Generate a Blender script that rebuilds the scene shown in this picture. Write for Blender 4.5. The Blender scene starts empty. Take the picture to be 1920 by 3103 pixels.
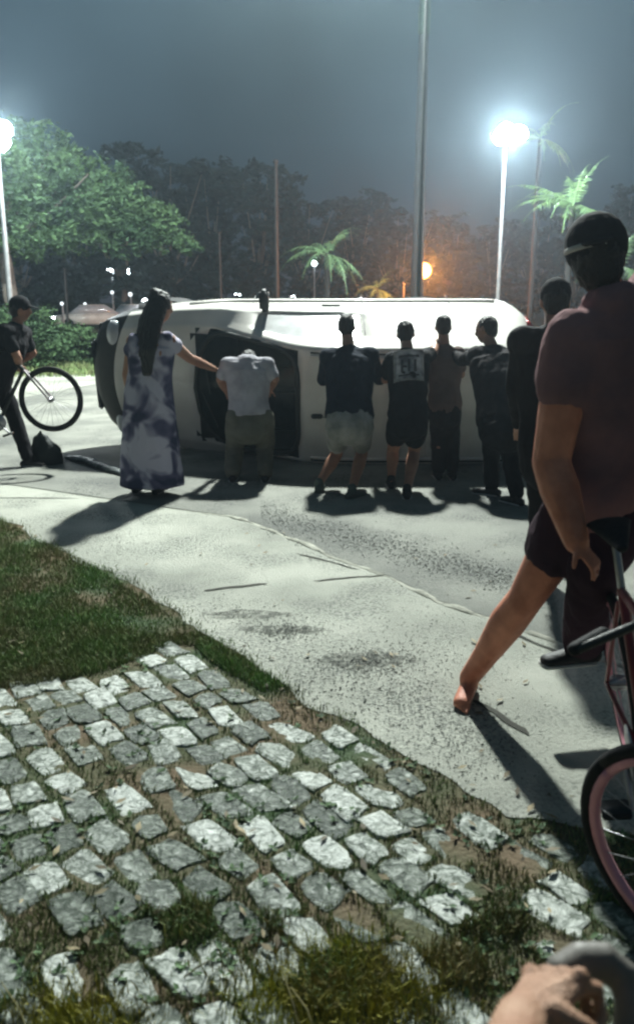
import bpy, bmesh, math, random
from mathutils import Vector, Matrix, noise
from mathutils.geometry import tessellate_polygon
V = Vector
rad = math.radians
random.seed(7)
sc = bpy.context.scene
C = sc.collection

# ------------------------------------------------------------------ camera
PITCH, FPX, CAMZ = 14.0, 2582.0, 1.70
cam = bpy.data.cameras.new('camera')
cam.sensor_fit = 'VERTICAL'; cam.sensor_height = 24.0
cam.lens = 12.0 * FPX / 1551.5
cam.clip_start = 0.05; cam.clip_end = 2000
cam.dof.use_dof = True; cam.dof.focus_distance = 7.5
cam.dof.aperture_fstop = cam.lens / 1000 / 0.0075
cam_o = bpy.data.objects.new('camera', cam); C.objects.link(cam_o)
cam_o.location = (0, 0, CAMZ); cam_o.rotation_euler = (rad(90 - PITCH), 0, 0)
sc.camera = cam_o
_c, _s = math.cos(rad(PITCH)), math.sin(rad(PITCH))

def ray(px, py):
    x, v = (px - 960) / FPX, (1551.5 - py) / FPX
    return V((x, _c + v * _s, -_s + v * _c))
def P(px, py, Y):
    d = ray(px, py); return V((0, 0, CAMZ)) + d * (Y / d.y)
def G(px, py, z=0.0):
    d = ray(px, py); return V((0, 0, CAMZ)) + d * ((z - CAMZ) / d.z)
def AN(px, Y):      # an ankle standing on the ground at depth Y
    return V(((px - 960) / FPX * (Y * _c + CAMZ * _s), Y, 0.085))
def proj(p):
    q = V(p) - V((0, 0, CAMZ)); dz = q.y * _c - q.z * _s
    return 960 + FPX * q.x / dz, 1551.5 - FPX * (q.y * _s + q.z * _c) / dz

# ------------------------------------------------------------------ world: hazy city night
w = bpy.data.worlds.new('World'); sc.world = w; w.use_nodes = True
nt = w.node_tree; bg = nt.nodes['Background']
tc = nt.nodes.new('ShaderNodeTexCoord'); sx = nt.nodes.new('ShaderNodeSeparateXYZ')
nt.links.new(tc.outputs['Generated'], sx.inputs[0])
rp = nt.nodes.new('ShaderNodeValToRGB'); nt.links.new(sx.outputs['Z'], rp.inputs[0])
rp.color_ramp.elements[0].position = 0.0; rp.color_ramp.elements[0].color = (0.040, 0.047, 0.062, 1)
rp.color_ramp.elements[1].position = 0.30; rp.color_ramp.elements[1].color = (0.046, 0.084, 0.112, 1)
e = rp.color_ramp.elements.new(0.12); e.color = (0.030, 0.050, 0.070, 1)
nz = nt.nodes.new('ShaderNodeTexNoise'); nz.inputs['Scale'].default_value = 2.6; nz.inputs['Detail'].default_value = 3
nt.links.new(tc.outputs['Generated'], nz.inputs['Vector'])
mr = nt.nodes.new('ShaderNodeMapRange'); mr.inputs[1].default_value = 0.3; mr.inputs[2].default_value = 0.7
mr.inputs[3].default_value = 0.45; mr.inputs[4].default_value = 1.35
nt.links.new(nz.outputs[0], mr.inputs[0]); nt.links.new(rp.outputs[0], bg.inputs[0]); nt.links.new(mr.outputs[0], bg.inputs[1])

sc.view_settings.view_transform = 'Standard'; sc.view_settings.look = 'None'
sc.view_settings.exposure = 0.0; sc.view_settings.gamma = 1.0
cy = sc.cycles
cy.use_denoising = True; cy.max_bounces = 5; cy.diffuse_bounces = 2; cy.glossy_bounces = 2
cy.transmission_bounces = 3; cy.transparent_max_bounces = 8; cy.volume_bounces = 0
cy.sample_clamp_indirect = 3; cy.sample_clamp_direct = 0
cy.pixel_filter_type = 'GAUSSIAN'; cy.filter_width = 2.7

# the place's key light is a street lamp whose head is just above the frame, behind the van
KEY = V((1.0, 15.5, 10.6))
def lamp_light(name, loc, power, color, size=0.15, spot=None, aim=None):
    L = bpy.data.lights.new(name, 'SPOT' if spot else 'POINT')
    L.energy = power; L.color = color; L.shadow_soft_size = size
    if spot: L.spot_size = rad(spot); L.spot_blend = 0.5
    o = bpy.data.objects.new(name, L); C.objects.link(o); o.location = loc
    if aim is not None: o.rotation_euler = (V(aim) - V(loc)).to_track_quat('-Z', 'Y').to_euler()
    return o

# ------------------------------------------------------------------ materials
def mat(name, col, rough=0.8, col2=None, nscale=6, bump=0.0, bscale=40, metal=0.0, spec=0.3,
        emit=None, estr=0, detail=5, lo=0.35, hi=0.65, island=0.0, coat=0, trans=None):
    m = bpy.data.materials.new(name); m.use_nodes = True
    n = m.node_tree.nodes; l = m.node_tree.links; b = n['Principled BSDF']
    b.inputs['Roughness'].default_value = rough; b.inputs['Metallic'].default_value = metal
    b.inputs['Specular IOR Level'].default_value = spec
    if coat: b.inputs['Coat Weight'].default_value = coat
    t = n.new('ShaderNodeTexCoord')
    if col2 is None: col2 = tuple(c * 0.72 for c in col)
    nz = n.new('ShaderNodeTexNoise'); nz.inputs['Scale'].default_value = nscale; nz.inputs['Detail'].default_value = detail
    l.new(t.outputs['Object'], nz.inputs['Vector'])
    r = n.new('ShaderNodeValToRGB'); r.color_ramp.elements[0].position = lo; r.color_ramp.elements[1].position = hi
    r.color_ramp.elements[0].color = (*col2, 1); r.color_ramp.elements[1].color = (*col, 1)
    l.new(nz.outputs[0], r.inputs[0]); out = r.outputs[0]
    if island:
        g = n.new('ShaderNodeNewGeometry'); mp = n.new('ShaderNodeMapRange')
        mp.inputs[3].default_value = 1 - island; mp.inputs[4].default_value = 1 + island
        l.new(g.outputs['Random Per Island'], mp.inputs[0])
        mm = n.new('ShaderNodeVectorMath'); mm.operation = 'SCALE'
        l.new(out, mm.inputs[0]); l.new(mp.outputs[0], mm.inputs['Scale']); out = mm.outputs[0]
    l.new(out, b.inputs['Base Color'])
    if bump:
        n2 = n.new('ShaderNodeTexNoise'); n2.inputs['Scale'].default_value = bscale; n2.inputs['Detail'].default_value = 6
        l.new(t.outputs['Object'], n2.inputs['Vector'])
        bp = n.new('ShaderNodeBump'); bp.inputs['Strength'].default_value = bump; bp.inputs['Distance'].default_value = 0.02
        l.new(n2.outputs[0], bp.inputs['Height']); l.new(bp.outputs[0], b.inputs['Normal'])
    if emit:
        b.inputs['Emission Color'].default_value = (*emit, 1); b.inputs['Emission Strength'].default_value = estr
    if trans:
        b.inputs['Transmission Weight'].default_value = 0
        tr = n.new('ShaderNodeBsdfTransparent'); tr.inputs[0].default_value = (*trans[1], 1)
        mx = n.new('ShaderNodeMixShader'); mx.inputs[0].default_value = trans[0]
        l.new(b.outputs[0], mx.inputs[1]); l.new(tr.outputs[0], mx.inputs[2])
        l.new(mx.outputs[0], n['Material Output'].inputs['Surface'])
    return m

def mat_stone():
    m = bpy.data.materials.new('worn_granite'); m.use_nodes = True
    n = m.node_tree.nodes; l = m.node_tree.links; b = n['Principled BSDF']
    t = n.new('ShaderNodeTexCoord'); g = n.new('ShaderNodeNewGeometry')
    big = n.new('ShaderNodeTexNoise'); big.inputs['Scale'].default_value = 30; big.inputs['Detail'].default_value = 7; big.inputs['Roughness'].default_value = 0.65
    big.inputs['Distortion'].default_value = 0.9
    l.new(t.outputs['Object'], big.inputs['Vector'])
    add = n.new('ShaderNodeMath'); add.operation = 'MULTIPLY_ADD'; add.inputs[1].default_value = 0.27; add.inputs[2].default_value = -0.145
    l.new(g.outputs['Random Per Island'], add.inputs[0])
    sm = n.new('ShaderNodeMath'); sm.operation = 'ADD'; l.new(big.outputs[0], sm.inputs[0]); l.new(add.outputs[0], sm.inputs[1])
    r = n.new('ShaderNodeValToRGB')
    r.color_ramp.elements[0].position = 0.36; r.color_ramp.elements[0].color = (0.030, 0.048, 0.028, 1)
    r.color_ramp.elements[1].position = 0.66; r.color_ramp.elements[1].color = (0.62, 0.65, 0.60, 1)
    e = r.color_ramp.elements.new(0.50); e.color = (0.19, 0.22, 0.18, 1)
    l.new(sm.outputs[0], r.inputs[0]); l.new(r.outputs[0], b.inputs['Base Color'])
    b.inputs['Roughness'].default_value = 0.40; b.inputs['Specular IOR Level'].default_value = 0.5
    bp = n.new('ShaderNodeBump'); bp.inputs['Strength'].default_value = 0.9; bp.inputs['Distance'].default_value = 0.02
    l.new(big.outputs[0], bp.inputs['Height']); l.new(bp.outputs[0], b.inputs['Normal'])
    return m

def mat_slab(name, c1, c2, c3, sand=0.5):
    m = bpy.data.materials.new(name); m.use_nodes = True
    n = m.node_tree.nodes; l = m.node_tree.links; b = n['Principled BSDF']
    t = n.new('ShaderNodeTexCoord')
    a = n.new('ShaderNodeTexNoise'); a.inputs['Scale'].default_value = 0.9; a.inputs['Detail'].default_value = 6
    f = n.new('ShaderNodeTexNoise'); f.inputs['Scale'].default_value = 58; f.inputs['Detail'].default_value = 4; f.inputs['Roughness'].default_value = 0.8
    k = n.new('ShaderNodeTexNoise'); k.inputs['Scale'].default_value = 1.7; k.inputs['Detail'].default_value = 3
    for q in (a, f, k): l.new(t.outputs['Object'], q.inputs['Vector'])
    r = n.new('ShaderNodeValToRGB'); r.color_ramp.elements[0].position = 0.36; r.color_ramp.elements[0].color = (*c2, 1)
    r.color_ramp.elements[1].position = 0.58; r.color_ramp.elements[1].color = (*c1, 1); l.new(a.outputs[0], r.inputs[0])
    fr = n.new('ShaderNodeMapRange'); fr.inputs[1].default_value = 0.40; fr.inputs[2].default_value = 0.52; l.new(f.outputs[0], fr.inputs[0])
    kr = n.new('ShaderNodeMapRange'); kr.inputs[1].default_value = 0.44; kr.inputs[2].default_value = 0.62; l.new(k.outputs[0], kr.inputs[0])
    inv = n.new('ShaderNodeMath'); inv.operation = 'SUBTRACT'; inv.inputs[0].default_value = 1; l.new(fr.outputs[0], inv.inputs[1])
    mu = n.new('ShaderNodeMath'); mu.operation = 'MULTIPLY'; l.new(inv.outputs[0], mu.inputs[0]); l.new(kr.outputs[0], mu.inputs[1])
    mu2 = n.new('ShaderNodeMath'); mu2.operation = 'MULTIPLY'; mu2.inputs[1].default_value = sand; l.new(mu.outputs[0], mu2.inputs[0])
    mx = n.new('ShaderNodeMix'); mx.data_type = 'RGBA'; l.new(mu2.outputs[0], mx.inputs[0]); l.new(r.outputs[0], mx.inputs[6]); mx.inputs[7].default_value = (*c3, 1)
    l.new(mx.outputs[2], b.inputs['Base Color']); b.inputs['Roughness'].default_value = 0.75; b.inputs['Specular IOR Level'].default_value = 0.35
    bp = n.new('ShaderNodeBump'); bp.inputs['Strength'].default_value = 0.9; bp.inputs['Distance'].default_value = 0.02
    l.new(f.outputs[0], bp.inputs['Height']); l.new(bp.outputs[0], b.inputs['Normal'])
    return m

M = dict(
    soil=mat('soil_and_moss', (0.075, 0.105, 0.060), 0.95, (0.165, 0.125, 0.085), 2.6, 0.6, 50, spec=0.1),
    moss=mat('mossy_joint', (0.022, 0.040, 0.020), 0.9, (0.040, 0.035, 0.020), 5, 0.7, 60, spec=0.15),
    grass=mat('grass_blade', (0.17, 0.27, 0.10), 0.8, (0.19, 0.20, 0.10), 2.6, spec=0.2, island=0.5),
    olive=mat('olive_blade', (0.36, 0.36, 0.06), 0.7, (0.20, 0.15, 0.05), 4, island=0.4),
    weed=mat('weed_leaf', (0.085, 0.15, 0.06), 0.7, (0.05, 0.09, 0.04), 3, island=0.5),
    litter=mat('dead_leaf', (0.30, 0.25, 0.15), 0.7, (0.12, 0.09, 0.05), 9, island=0.6),
    dry=mat('dry_blade', (0.30, 0.26, 0.13), 0.8, (0.13, 0.12, 0.05), 3, spec=0.15, island=0.5),
    stone=mat_stone(),
    slab=mat_slab('sandy_concrete', (0.50, 0.51, 0.44), (0.30, 0.31, 0.265), (0.09, 0.10, 0.09), 0.95),
    road=mat_slab('gritty_road', (0.27, 0.275, 0.24), (0.14, 0.145, 0.13), (0.045, 0.05, 0.05), 1.0),
    curb=mat('curb_concrete', (0.46, 0.46, 0.39), 0.85, (0.24, 0.24, 0.2), 9, 0.5, 60),
    joint=mat('joint_dirt', (0.06, 0.06, 0.05), 0.95),
    grit=mat('grit', (0.34, 0.35, 0.32), 0.9, (0.07, 0.075, 0.07), 40, island=0.7),
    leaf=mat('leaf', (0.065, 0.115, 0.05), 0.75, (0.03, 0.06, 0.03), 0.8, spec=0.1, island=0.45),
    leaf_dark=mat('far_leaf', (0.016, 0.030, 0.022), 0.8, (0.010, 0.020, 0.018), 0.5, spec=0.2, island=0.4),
    palm=mat('palm_leaf', (0.17, 0.30, 0.13), 0.5, (0.10, 0.19, 0.09), 2, spec=0.4, island=0.35),
    bark=mat('bark', (0.17, 0.15, 0.13), 0.9, None, 8, 0.6, 20),
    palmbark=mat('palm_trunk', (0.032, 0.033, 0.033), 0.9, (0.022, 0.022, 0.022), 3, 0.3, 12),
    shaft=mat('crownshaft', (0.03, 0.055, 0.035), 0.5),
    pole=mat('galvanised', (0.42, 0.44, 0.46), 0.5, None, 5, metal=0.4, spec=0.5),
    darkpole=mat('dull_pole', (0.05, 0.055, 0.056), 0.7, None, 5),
    white=mat('van_paint', (0.68, 0.665, 0.62), 0.45, (0.52, 0.505, 0.465), 2.2, spec=0.5, coat=0.5, bump=0.03, bscale=6),
    plastic=mat('black_plastic', (0.028, 0.032, 0.032), 0.5, None, 8, 0.15, 80),
    under=mat('underbody', (0.03, 0.03, 0.03), 0.85),
    tyre=mat('rubber', (0.018, 0.018, 0.020), 0.8, None, 20, 0.2, 60),
    steel=mat('steel', (0.45, 0.45, 0.47), 0.35, metal=0.8),
    glass=mat('tinted_glass', (0.02, 0.03, 0.035), 0.08, spec=0.6, trans=(0.72, (0.50, 0.58, 0.62))),
    sideglass_glare=mat('side_glass_glare', (0.62, 0.63, 0.63), 0.22, spec=0.6),  # pale opaque base colour carries the lamp glare on the panes
    seat=mat('seat_cloth', (0.050, 0.050, 0.065), 0.9, None, 20),
    headlamp=mat('headlamp_glass', (0.5, 0.52, 0.55), 0.1, spec=0.8),
    red=mat('tail_lamp', (0.35, 0.02, 0.02), 0.2),
    skin=mat('skin', (0.36, 0.19, 0.125), 0.5, (0.27, 0.13, 0.085), 6, 0.08, 60, spec=0.35),
    skin_warmlit=mat('warm_lit_skin', (0.72, 0.28, 0.17), 0.55, (0.48, 0.16, 0.09), 9, 0.25, 90, spec=0.35),  # orange of the warm light on this figure is mixed into the skin colour
    skin3=mat('pale_skin', (0.46, 0.28, 0.19), 0.6, (0.36, 0.19, 0.12), 14, 0.4, 160, spec=0.25),
    hair=mat('dark_hair', (0.014, 0.012, 0.012), 0.55, None, 60, 0.6, 90, spec=0.4),
    navy=mat('navy_cloth', (0.016, 0.022, 0.036), 0.9, None, 8, 0.3, 30, spec=0.1),
    black=mat('black_cloth', (0.016, 0.016, 0.019), 0.9, None, 8, 0.3, 30, spec=0.1),
    char=mat('charcoal_cloth', (0.030, 0.027, 0.030), 0.9, None, 8, 0.3, 30, spec=0.1),
    grey=mat('grey_cloth', (0.42, 0.41, 0.45), 0.9, None, 8, 0.3, 30, spec=0.1),
    khaki=mat('khaki_cloth', (0.13, 0.13, 0.105), 0.9, None, 8, 0.3, 30, spec=0.1),
    light=mat('light_shorts', (0.32, 0.31, 0.29), 0.9, (0.18, 0.18, 0.165), 7, 0.3, 30, spec=0.1),
    plum=mat('plum_cloth', (0.30, 0.15, 0.155), 0.9, (0.15, 0.085, 0.10), 3, 0.4, 22, spec=0.1),
    dusty=mat('dusty_brown_cloth', (0.155, 0.105, 0.095), 0.9, (0.10, 0.07, 0.065), 5, 0.3, 30, spec=0.1),
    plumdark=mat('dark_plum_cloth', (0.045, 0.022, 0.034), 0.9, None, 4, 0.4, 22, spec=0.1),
    print=mat('shirt_print', (0.55, 0.55, 0.56), 0.8, (0.20, 0.20, 0.22), 14),
    printdark=mat('print_dark', (0.05, 0.05, 0.055), 0.9),
    sole=mat('pale_sole', (0.55, 0.55, 0.52), 0.7),
    shoe=mat('dark_shoe', (0.02, 0.02, 0.022), 0.6, None, 20, 0.2, 40),
    shoegreen=mat('grey_green_shoe', (0.10, 0.12, 0.10), 0.7),
    pinkrim=mat('pink_rim', (0.85, 0.36, 0.44), 0.35, metal=0.2, spec=0.5),
    redpaint=mat('red_frame_paint', (0.20, 0.02, 0.03), 0.35, spec=0.5),
    lilac=mat('pale_frame_paint', (0.45, 0.38, 0.42), 0.4),
    lampw=mat('lamp_white', (1, 1, 1), 0.5, emit=(0.92, 0.97, 1.0), estr=40),
    lampwf=mat('lamp_flood', (1, 1, 1), 0.5, emit=(0.90, 0.97, 1.0), estr=230),
    lampw2=mat('lamp_white_far', (1, 1, 1), 0.5, emit=(0.85, 0.95, 1.0), estr=40),
    lampm=mat('lamp_dim', (1, 1, 1), 0.5, emit=(0.80, 0.9, 0.95), estr=1.6),
    lampo=mat('lamp_sodium', (1, 0.7, 0.4), 0.5, emit=(1.0, 0.36, 0.08), estr=10),
    lampr=mat('lamp_pinkish', (1, 0.7, 0.6), 0.5, emit=(1.0, 0.75, 0.68), estr=7),
    gripgrey=mat('grey_rubber', (0.20, 0.185, 0.165), 0.5, None, 10, 0.1, 40),
    bag=mat('black_bag', (0.02, 0.026, 0.026), 0.6, None, 10, 0.4, 20),
    debris=mat('grey_plastic', (0.16, 0.18, 0.18), 0.5, (0.08, 0.09, 0.09), 10, 0.3, 30),
)
# tie-dye
def mat_tiedye():
    m = bpy.data.materials.new('tie_dye'); m.use_nodes = True
    n = m.node_tree.nodes; l = m.node_tree.links; b = n['Principled BSDF']
    t = n.new('ShaderNodeTexCoord'); a = n.new('ShaderNodeTexNoise'); a.inputs['Scale'].default_value = 4.2
    a.inputs['Detail'].default_value = 2; a.inputs['Distortion'].default_value = 0.7
    l.new(t.outputs['Object'], a.inputs['Vector'])
    r = n.new('ShaderNodeValToRGB'); e = r.color_ramp.elements
    e[0].position = 0.42; e[0].color = (0.03, 0.035, 0.08, 1); e[1].position = 0.58; e[1].color = (0.42, 0.40, 0.50, 1)
    q = e.new(0.49); q.color = (0.09, 0.085, 0.16, 1)
    l.new(a.outputs[0], r.inputs[0]); l.new(r.outputs[0], b.inputs['Base Color']); b.inputs['Roughness'].default_value = 0.9
    return m
M['tiedye'] = mat_tiedye()

# ------------------------------------------------------------------ object helpers
def tag(o, label=None, cat=None, group=None, kind=None):
    if label: o['label'] = label
    if cat: o['category'] = cat
    if group: o['group'] = group
    if kind: o['kind'] = kind
    return o
def empty(name, loc, label, cat, group=None):
    o = bpy.data.objects.new(name, None); C.objects.link(o); o.location = loc
    return tag(o, label, cat, group)
def link(name, bm, m, parent=None, smooth=True):
    me = bpy.data.meshes.new(name); bm.to_mesh(me); bm.free()
    for x in (m if isinstance(m, (list, tuple)) else [m]): me.materials.append(x)
    if smooth: me.polygons.foreach_set('use_smooth', [True] * len(me.polygons))
    o = bpy.data.objects.new(name, me); C.objects.link(o)
    if parent is not None:
        o.parent = parent
        q = parent; mw = Matrix()
        while q is not None: mw = q.matrix_basis @ mw; q = q.parent
        o.matrix_basis = mw.inverted()          # mesh is in world coordinates
    return o
def pymesh(name, vs, fs, m, parent=None, smooth=False):
    me = bpy.data.meshes.new(name); me.from_pydata([tuple(v) for v in vs], [], fs); me.materials.append(m)
    if smooth: me.polygons.foreach_set('use_smooth', [True] * len(me.polygons))
    o = bpy.data.objects.new(name, me); C.objects.link(o)
    if parent is not None: o.parent = parent; o.matrix_basis = parent.matrix_basis.inverted()
    return o
def ring(bm, c, a, b, ra, rb, seg):
    return [bm.verts.new(c + a * (ra * math.cos(2 * math.pi * i / seg)) + b * (rb * math.sin(2 * math.pi * i / seg))) for i in range(seg)]
def tube(bm, pts, radii, ref=V((0, 0, 1)), seg=14, ends=True):
    """closed loft along pts; a radius is a number or (along ref side, across)."""
    pts = [V(p) for p in pts]; R = [(r, r) if isinstance(r, (int, float)) else r for r in radii]
    n = len(pts); rings = []
    for i in range(n):
        t = (pts[min(i + 1, n - 1)] - pts[max(i - 1, 0)]).normalized()
        a = V(ref) - t * t.dot(V(ref))
        if a.length < 1e-3: a = t.orthogonal()
        a.normalize(); b = t.cross(a)
        if i == 0 and ends:
            h = min(R[0])
            for k in (0.94, 0.75, 0.45): q = math.sqrt(1 - k * k); rings.append(ring(bm, pts[0] - t * h * k, a, b, R[0][0] * q, R[0][1] * q, seg))
        rings.append(ring(bm, pts[i], a, b, R[i][0], R[i][1], seg))
        if i == n - 1 and ends:
            h = min(R[-1])
            for k in (0.45, 0.75, 0.94): q = math.sqrt(1 - k * k); rings.append(ring(bm, pts[-1] + t * h * k, a, b, R[-1][0] * q, R[-1][1] * q, seg))
    for r0, r1 in zip(rings, rings[1:]):
        for i in range(seg):
            j = (i + 1) % seg; bm.faces.new((r0[i], r0[j], r1[j], r1[i]))
    bm.faces.new(list(reversed(rings[0]))); bm.faces.new(rings[-1])
def ell(bm, c, rx, ry, rz, ax=None, seg=16, rows=10):
    ax = ax or (V((1, 0, 0)), V((0, 1, 0)), V((0, 0, 1)))
    rings = []
    for k in range(1, rows):
        th = math.pi * k / rows
        rings.append(ring(bm, V(c) - ax[2] * (rz * math.cos(th)), ax[0], ax[1], rx * math.sin(th), ry * math.sin(th), seg))
    for r0, r1 in zip(rings, rings[1:]):
        for i in range(seg):
            j = (i + 1) % seg; bm.faces.new((r0[i], r0[j], r1[j], r1[i]))
    b = bm.verts.new(V(c) - ax[2] * rz); t = bm.verts.new(V(c) + ax[2] * rz)
    for i in range(seg):
        j = (i + 1) % seg; bm.faces.new((b, rings[0][j], rings[0][i])); bm.faces.new((t, rings[-1][i], rings[-1][j]))
def box(bm, c, sx, sy, sz, ax=None, bev=0.0):
    ax = ax or (V((1, 0, 0)), V((0, 1, 0)), V((0, 0, 1)))
    vs = [bm.verts.new(V(c) + ax[0] * (sx / 2 * i) + ax[1] * (sy / 2 * j) + ax[2] * (sz / 2 * k)) for i in (-1, 1) for j in (-1, 1) for k in (-1, 1)]
    fs = [bm.faces.new([vs[i] for i in f]) for f in ((0, 1, 3, 2), (4, 6, 7, 5), (0, 4, 5, 1), (2, 3, 7, 6), (0, 2, 6, 4), (1, 5, 7, 3))]
    if bev: bmesh.ops.bevel(bm, geom=list({e for f in fs for e in f.edges}), offset=bev, segments=2, affect='EDGES')
def remesh(o, vox=0.008, smooth=4, rough=0.0, rs=0.05):
    """union of the closed shells in the mesh into one continuous surface"""
    md = o.modifiers.new('r', 'REMESH'); md.mode = 'VOXEL'; md.voxel_size = vox; md.use_smooth_shade = True
    if smooth: s = o.modifiers.new('s', 'SMOOTH'); s.iterations = smooth; s.factor = 0.5
    tmp = bpy.data.scenes.new('tmp'); tmp.collection.objects.link(o); tmp.view_layers[0].update(); dg = tmp.view_layers[0].depsgraph
    me = bpy.data.meshes.new_from_object(o.evaluated_get(dg)); bpy.data.scenes.remove(tmp)
    ms = list(o.data.materials); o.modifiers.clear(); old = o.data; o.data = me; bpy.data.meshes.remove(old)
    me.materials.clear()
    for x in ms: me.materials.append(x)
    if rough:
        nr = [v.normal.copy() for v in me.vertices]; co = [v.co.copy() for v in me.vertices]; out = []
        for p, n_ in zip(co, nr):
            q = V((p.x, p.y, p.z * .45)) / rs
            k = noise.noise(q) + 0.5 * noise.noise(q * 2.3); out.extend(p + n_ * (k * rough))
        me.vertices.foreach_set('co', out); me.update()
    me.polygons.foreach_set('use_smooth', [True] * len(me.polygons))
    return o

# ------------------------------------------------------------------ ground
def sheet(name, pts, z, m, sub=0):
    bm = bmesh.new(); vs = [bm.verts.new((p[0], p[1], z)) for p in pts]
    for t in tessellate_polygon([[V((p[0], p[1], 0)) for p in pts]]):
        f = bm.faces.new([vs[i] for i in t]); f.normal_update()
        if f.normal.z < 0: f.normal_flip()
    return tag(link(name, bm, m, smooth=False), kind='structure')
S = 260
sheet('ground', [(-S, -20), (S, -20), (S, 420), (-S, 420)], 0.0, M['soil'])
EDGE = [(-420, 1430), (-120, 1530), (0, 1573), (63, 1595), (114, 1640), (184, 1660), (235, 1708), (300, 1728), (375, 1754), (444, 1800), (520, 1843), (545, 1881),
        (648, 1938), (749, 2008), (876, 2084), (940, 2135), (1110, 2215), (1229, 2300), (1324, 2345), (1410, 2395), (1533, 2470), (1714, 2492), (1920, 2530), (2300, 2600)]
edge = [G(*p) for p in EDGE]
def jag(ps, amp=0.025, n=5):
    out = []
    for a, b in zip(ps, ps[1:]):
        for k in range(n):
            q = a.lerp(b, k / n); out.append(q + V((noise.noise(q * 7) * amp, noise.noise(q * 7 + V((9, 0, 0))) * amp, 0)))
    return out + [ps[-1]]
je = jag(edge, .045)
CURB = [G(*p) for p in [(560, 1548), (700, 1566), (780, 1590), (900, 1640), (1010, 1690), (1180, 1750), (1330, 1825), (1460, 1868), (1800, 1990), (2500, 2230)]]
sheet('pavement', [(p.x, p.y) for p in je] + [(30, 2.5), (30, 21.5), (-30, 19.0), (-30, je[0].y)], 0.004, M['slab'])
sheet('road', [(p.x, p.y) for p in CURB] + [(30, CURB[-1].y), (30, 21), (-4, 20.2), (-6, 12), (-3.5, 8.2)], 0.010, M['road'])
bm = bmesh.new(); jc = jag(CURB, 0.02, 8)
tube(bm, [p + V((0, 0, 0.002)) for p in jc], [(0.004, 0.01)] * 4 + [(0.004 + 0.012 * abs(noise.noise(p * 4.1)) * 2, 0.02 + 0.05 * abs(noise.noise(p * 3))) for p in jc[4:]], seg=8)
tag(link('curb', bm, M['curb']), kind='structure')
def strip(bm, pts, w0, z):
    vs = []
    for i, p in enumerate(pts):
        t = (pts[min(i + 1, len(pts) - 1)] - pts[max(i - 1, 0)]).normalized(); nn = V((-t.y, t.x, 0))
        ww = w0 * (0.6 + 0.8 * abs(noise.noise(p * 3)))*(0.35 if i in (0, len(pts) - 1) else 1)
        vs.append((bm.verts.new(V((p.x, p.y, z)) + nn * ww), bm.verts.new(V((p.x, p.y, z)) - nn * ww)))
    for a, b in zip(vs, vs[1:]): bm.faces.new((a[0], a[1], b[1], b[0]))
bm = bmesh.new()
for seg_, ww in ([[(620, 1793), (700, 1783), (810, 1772)], 0.018], [[(950, 1764), (1060, 1754), (1170, 1745)], 0.012], [[(-100, 1512), (60, 1511), (235, 1512)], 0.012],
                 [[(1440, 2130), (1500, 2160), (1600, 2230)], 0.02], [[(900, 1680), (1000, 1705), (1090, 1730)], 0.008], [[(1500, 1900), (1600, 1945), (1720, 1990)], 0.012], [[(60, 1440), (160, 1455), (300, 1450)], .01]):
    strip(bm, jag([G(*p) for p in seg_], 0.02, 6), ww, 0.0085)
tag(link('pavement_joint', bm, M['joint'], smooth=False), kind='structure')
# dirt stains on the slabs
bm = bmesh.new()
for (px, py, rx, ry) in ((865, 1912, 0.24, 0.06), (1105, 2003, 0.24, 0.09), (760, 1865, 0.26, 0.07)):
    c = G(px, py); pts = []
    for k in range(28):
        a = k / 28 * 2 * math.pi; q = 1 + 0.45 * noise.noise(V((math.cos(a) * 2 + px, math.sin(a) * 2, py)))
        pts.append(bm.verts.new((c.x + rx * q * math.cos(a), c.y + ry * q * math.sin(a), 0.0082)))
    bm.faces.new(pts)
stain = mat('dirt_stain', (0.20, 0.205, 0.18), 0.9, (0.055, 0.06, 0.05), 30, 0.5, 50, trans=(0.35, (1, 1, 1)))
_n = stain.node_tree.nodes; _l = stain.node_tree.links; _z = _n.new('ShaderNodeTexNoise'); _z.inputs['Scale'].default_value = 14; _z.inputs['Detail'].default_value = 8; _z.inputs['Roughness'].default_value = .75
_l.new(_n['Texture Coordinate'].outputs['Object'], _z.inputs['Vector']); _r = _n.new('ShaderNodeMapRange'); _r.inputs[1].default_value = .42; _r.inputs[2].default_value = .56; _r.inputs[3].default_value = .25; _r.inputs[4].default_value = 1.0
_l.new(_z.outputs[0], _r.inputs[0]); _l.new(_r.outputs[0], _n['Mix Shader'].inputs[0])
tag(link('dirt_patch', bm, stain, smooth=False), kind='structure')
# grit along the curb and over the slabs
gv, gf = [], []
def pebble(c, s):
    b = len(gv)
    for d in ((1, 0, 0), (-.5, .8, 0), (-.5, -.8, 0), (0.1, 0, .8)):
        gv.append((c.x + d[0] * s * random.uniform(.6, 1.2), c.y + d[1] * s * random.uniform(.6, 1.2), 0.008 + d[2] * s * random.uniform(.5, 1)))
    gf.extend([(b, b + 1, b + 3), (b + 1, b + 2, b + 3), (b + 2, b, b + 3)])
for k in range(5200):
    t = random.random(); px = 790 + 760 * t; py = 1578 + 205 * t - 20 + random.gauss(0, 24)
    pebble(G(px, py), random.uniform(.004, .013))
for (cx, cy_, sx_, sy_, n_) in ((700, 1860, 90, 30, 500), (870, 1915, 60, 18, 700), (1110, 2005, 70, 25, 900), (1150, 2100, 150, 80, 1500), (1400, 2250, 120, 70, 900), (350, 1650, 80, 30, 350), (1300, 1950, 140, 90, 700), (900, 2080, 150, 60, 500)):
    for k in range(n_):
        px, py = random.gauss(cx, sx_), random.gauss(cy_, sy_)
        if py < 1600: continue
        pebble(G(px, py), random.uniform(.002, .0065))
tag(pymesh('grit', gv, gf, M['grit']), 'loose dark grit and sand scattered over the pavement', 'grit', kind='stuff')

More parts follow.
